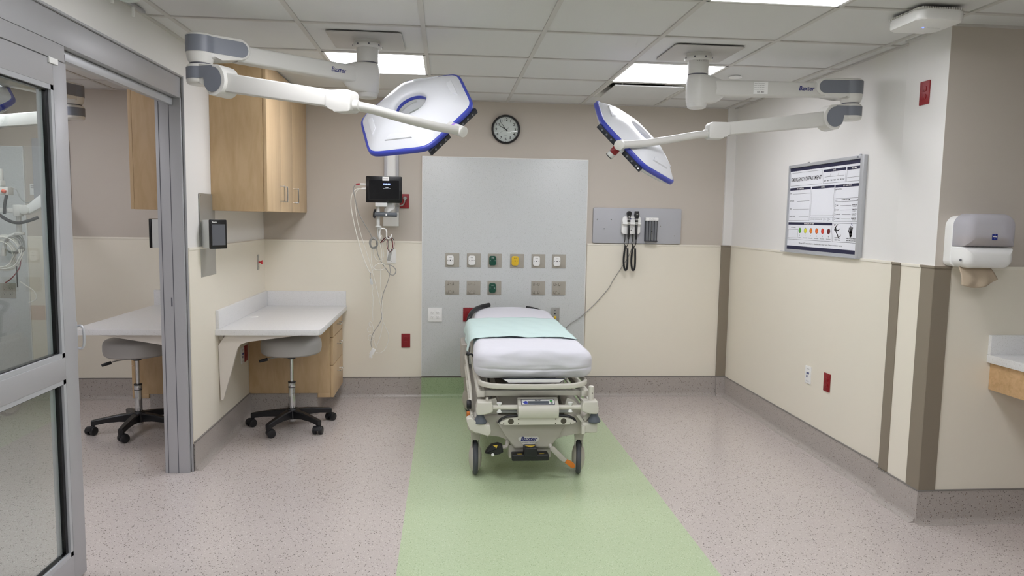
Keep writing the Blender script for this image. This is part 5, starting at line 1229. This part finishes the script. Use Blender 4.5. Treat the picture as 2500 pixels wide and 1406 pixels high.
b = B(); q_ = catmull([(2.44, 1.30, 0), (2.47, 1.312, 0), (2.56, 1.312, 0), (2.60, 1.302, 0), (2.57, 1.296, 0), (2.46, 1.292, 0)], 4, True)
b.free()
# towel hanging: curved sheet
b = B(); rows = []
for j in range(15):
    v = j / 14; row = []
    for i in range(21):
        u = i / 20; x = 2.435 + u * .165 + v * (.02 * u - .012 * (1 - u)); z = 1.302 - v * (.085 + .02 * math.sin(u * 3.0) - .03 * u * u); y = YW - .085 - .045 * math.sin(v * 1.7) * (1 - .3 * u) + .006 * math.sin(u * 13 + v * 3) * v + .015 * (u - .3) ** 2
        row.append(b.verts.new((x, y, z)))
    rows.append(row)
for r1, r2 in zip(rows, rows[1:]):
    for i in range(20): b.faces.new((r1[i], r1[i + 1], r2[i + 1], r2[i]))
tw = obj('paper_towel', b, paper_m, t, True, ang=80)
m_ = tw.modifiers.new('thick', 'SOLIDIFY'); m_.thickness = .001
YS = YP - W_
t = thing('counter', 'white speckled counter end with backsplash at the right edge', 'counter', (2.9, 3.1, .85))
b = B(); box(b, 2.68, 3.9, 2.55, YS, .822, .862, .003); obj('worktop', b, quartz, t, True)
b = B(); box(b, 2.682, 3.9, YS - .02, YS, .862, .960, .002); obj('backsplash', b, quartz, t, True)
b = B(); box(b, 2.70, 3.88, 2.60, YS - .001, .685, .822, .002); obj('apron', b, mapleH, t, True)

# ---------------------------------------------------------------- things on the ceiling
t = thing('wireless_access_point', 'white wireless access point with a blue light on the ceiling', 'access point', (2.12, 3.10, H))
b = B(); prism(b, rrect(.215, .235, .035), (2.115, 3.115, H - .062), EX, EY, (0, 0, .044), .012, bseg=3); obj('housing', b, white_pl, t, True)
b = B(); prism(b, rrect(.200, .220, .025), (2.115, 3.115, H - .019), EX, EY, (0, 0, .010), .001)
for k in range(18):
    box(b, 2.020 + k * .0108, 2.0255 + k * .0108, 3.000, 3.230, H - .018, H - .009); box(b, 2.010, 2.220, 3.012 + k * .0118, 3.018 + k * .0118, H - .018, H - .009)
box(b, 2.07, 2.16, 3.06, 3.15, H - .009, H - .0005); obj('heat_fins', b, offwhite, t, True)
b = B(); cyl(b, (2.115, 3.13, H - .0635), (2.115, 3.13, H - .060), .004, seg=12); obj('indicator_light', b, led_b, t, True)
b = B(); b2 = B(); quad(b2, -.03, .03, -.0008, .0008, 0); b2.transform(Matrix.Translation((2.165, 3.13, H - .0627)) @ Matrix.Rotation(-PI / 2, 4, 'X')); b.free(); obj('logo_line', b2, faint, t, True, keepn=True)
t = thing('air_diffuser', 'square ceiling air diffuser behind the right bright panel', 'air vent', (GX + 1.5 * T, GY - .5 * T, H))
b = B()
for a in range(4):
    q = bmesh.new(); h = T / 2 - .006; v = [q.verts.new(p) for p in ((-h, h, 0), (h, h, 0), (h - .02, h - .02, 0), (-h + .02, h - .02, 0))]; w2 = [q.verts.new(p) for p in ((h - .02, h - .02, 0), (-h + .02, h - .02, 0), (-.2, .2, .06), (.2, .2, .06))]
    q.faces.new(v); q.faces.new((w2[0], w2[1], w2[2], w2[3])); addgeo(b, q, Matrix.Rotation(a * PI / 2, 4, 'Z'))
bmesh.ops.solidify(b, geom=b.faces[:], thickness=.002); obj('cone', b, offwhite, t)
b = B(); box(b, -.245, .245, -.245, .245, -.014, -.006, .002); obj('face_plate', b, ceil_m, t)
b = B()
for (x, y) in ((-.18, -.18), (.18, -.18), (.18, .18), (-.18, .18)): cyl(b, (x, y, -.008), (x, y, .06), .006, seg=8)
obj('hanger', b, steel, t)
b = B(); box(b, -.22, .22, -.22, .22, .06, .065); obj('neck', b, darkvoid, t)
b = B(); lathe(b, [(0, -.007), (.037, -.007), (.042, -.004), (.042, .0), (.032, .002), (.032, .006), (0, .006)], seg=36)
sp = tag(obj('sprinkler_cover', b, white_pl), 'small round white cover disc on the ceiling right of the right panel', 'sprinkler cover'); sp.location = (1.865, 4.639, H)
t = thing('curtain_track', 'thin curtain track with pegs along the ceiling at upper left', 'curtain track', (-1.40, 3.3, H))
b = B(); box(b, -1.432, -1.414, 2.6, 3.62, H - .014, H - .0015, .002); obj('track', b, alum, t, True)
for y in (3.30, 3.505):
    b = B(); box(b, -1.429, -1.417, y - .006, y + .006, H - .058, H - .013, .003); obj('peg', b, white_pl, t, True)
b = B(); lathe(b, [(.055, 0), (.054, -.012), (.048, -.026), (.035, -.036), (.018, -.041), (0, -.043)], seg=32); tag(obj('ceiling_dome', b, mat('pale_dome', (196, 206, 202), .3)), 'pale rounded dome cut off by the top edge at upper left', 'dome').location = (-1.372, 3.33, H)

# ---------------------------------------------------------------- next bay seen through the glass
t = thing('equipment_arm', 'white jointed equipment arm with hanging cables behind the glass door', 'equipment arm', (-3.00, YB, 1.6))
YE = 5.3
b = B(); prism(b, [(-2.905, 1.485), (-2.905, 1.52), (-2.78, 1.625), (-2.72, 1.65), (-2.715, 1.585), (-2.76, 1.54), (-2.87, 1.475)], (0, YE - .03, 0), EX, EZ, (0, .06, 0), .01); cyl(b, (-2.75, YE, 1.62), (-3.00, YB - .0205, 1.62), .028, bev=.004); obj('boom', b, white_pl, t, True)
b = B(); cyl(b, (-2.960, YE, 1.455), (-2.960, YE, 1.535), .032, bev=.006); cyl(b, (-2.960, YE, 1.33), (-2.960, YE, 1.455), .016); cyl(b, (-2.960, YE, 1.325), (-2.960, YE, 1.345), .032, bev=.004); box(b, -3.08, -2.95, YE - .02, YE + .02, 1.48, 1.51, .004); cyl(b, (-2.905, YE - .035, 1.50), (-2.905, YE + .035, 1.50), .033, bev=.006); obj('swivel_post', b, offwhite, t, True)
b = B(); tube(b, [(-2.97, YE, 1.335), (-3.03, YE, 1.31), (-3.06, YE, 1.26), (-3.07, YE, 1.18)], .014, 10, 4); obj('cable_hanger', b, offwhite, t, True)
b = B(); box(b, -3.12, -3.00, YE - .04, YE + .03, 1.60, 1.655, .006); box(b, -3.14, -3.05, YE - .03, YE + .03, 1.66, 1.70, .006); cyl(b, (-3.08, YE, 1.70), (-3.08, YE, 1.78), .03, bev=.006); md = obj('gas_module', b, offwhite, t, True)
b = B(); box(b, -3.068, -3.052, YE - .044, YE - .038, 1.622, 1.636); obj('port', b, ink, md, True)
b = B(); cyl(b, (-3.035, YE - .045, 1.628), (-3.01, YE - .045, 1.62), .012, seg=12, bev=.003); obj('port', b, mat('orange_port', (214, 92, 60), .4), md, True)
b = B(); tube(b, [(-3.10, YE - .03, 1.49), (-3.02, YE - .03, 1.43), (-2.95, YE - .03, 1.41), (-2.88, YE - .03, 1.425), (-2.82, YE - .02, 1.45)], .011, 10); tube(b, [(-3.02, YE - .02, 1.60), (-3.03, YE - .03, 1.53), (-3.035, YE - .03, 1.47)], .010, 10, 5); obj('hose', b, black_m, t, True)
for (cx_, cz_, r_, m__) in ((-3.085, 1.19, .085, cable_w), (-3.06, 1.20, .105, cable_w), (-3.0, 1.26, .05, cable_g)):
    b = B(); pts = []
    for i in range(60):
        a = 2 * PI * i / 20; pts.append((cx_ + (r_ + .006 * (i // 20)) * math.cos(a), YE - .02 + .012 * (i // 20), cz_ + (r_ + .006 * (i // 20)) * 1.05 * math.sin(a)))
    tube(b, pts, .0045, 8, 3); obj('coiled_cable', b, m__, t, True)
for pts, m__ in (([(-3.02, YE, 1.66), (-2.97, YE, 1.64), (-2.94, YE, 1.58), (-2.90, YE, 1.55), (-2.85, YE, 1.57)], cable_g), ([(-2.95, YE, 1.33), (-2.93, YE, 1.27), (-2.935, YE, 1.22), (-2.97, YE, 1.20)], cable_g), ([(-2.96, YE, 1.17), (-2.97, YE, 1.10), (-3.02, YE, 1.03), (-3.07, YE, .99)], redband), ([(-2.99, YE, 1.14), (-2.99, YE, 1.05), (-2.99, YE, .96)], black_m), ([(-2.97, YE, 1.00), (-2.93, YE, .97), (-2.88, YE, .93), (-2.87, YE, .88), (-2.92, YE, .85)], cable_w)):
    b = B(); tube(b, pts, .004, 8); obj('cable', b, m__, t, True)
outlet('grey outlet plate with white face low on the next bay headwall, behind the glass', (-3.41, YPAN, .87), 0, True, platem, ink)
outlet('red wall outlet behind the equipment arm in the next bay', (-3.10, YB, 1.63), 0)
t = thing('notice_card', 'small white printed notice on the next bay wall beside its headwall panel', 'notice', (-3.19, YB, 1.66))
b = B(); plate(b, .062, .085, .002, 0, -.003); obj('card', b, white_pl, t)
b = B(); quad(b, -.024, .024, .026, .029, -.0034); quad(b, -.024, .024, .018, .021, -.0034); quad(b, -.024, .018, .010, .013, -.0034); obj('printed_lines', b, faint, t, keepn=True)
t = thing('backboard', 'grey backboard on the next bay wall, its edge showing beside the door stile', 'mounting board', (-3.05, YB, 1.80))
b = B(); plate(b, .27, .50, .008, 0, -.02, bev=.005); obj('board', b, greyboard, t)
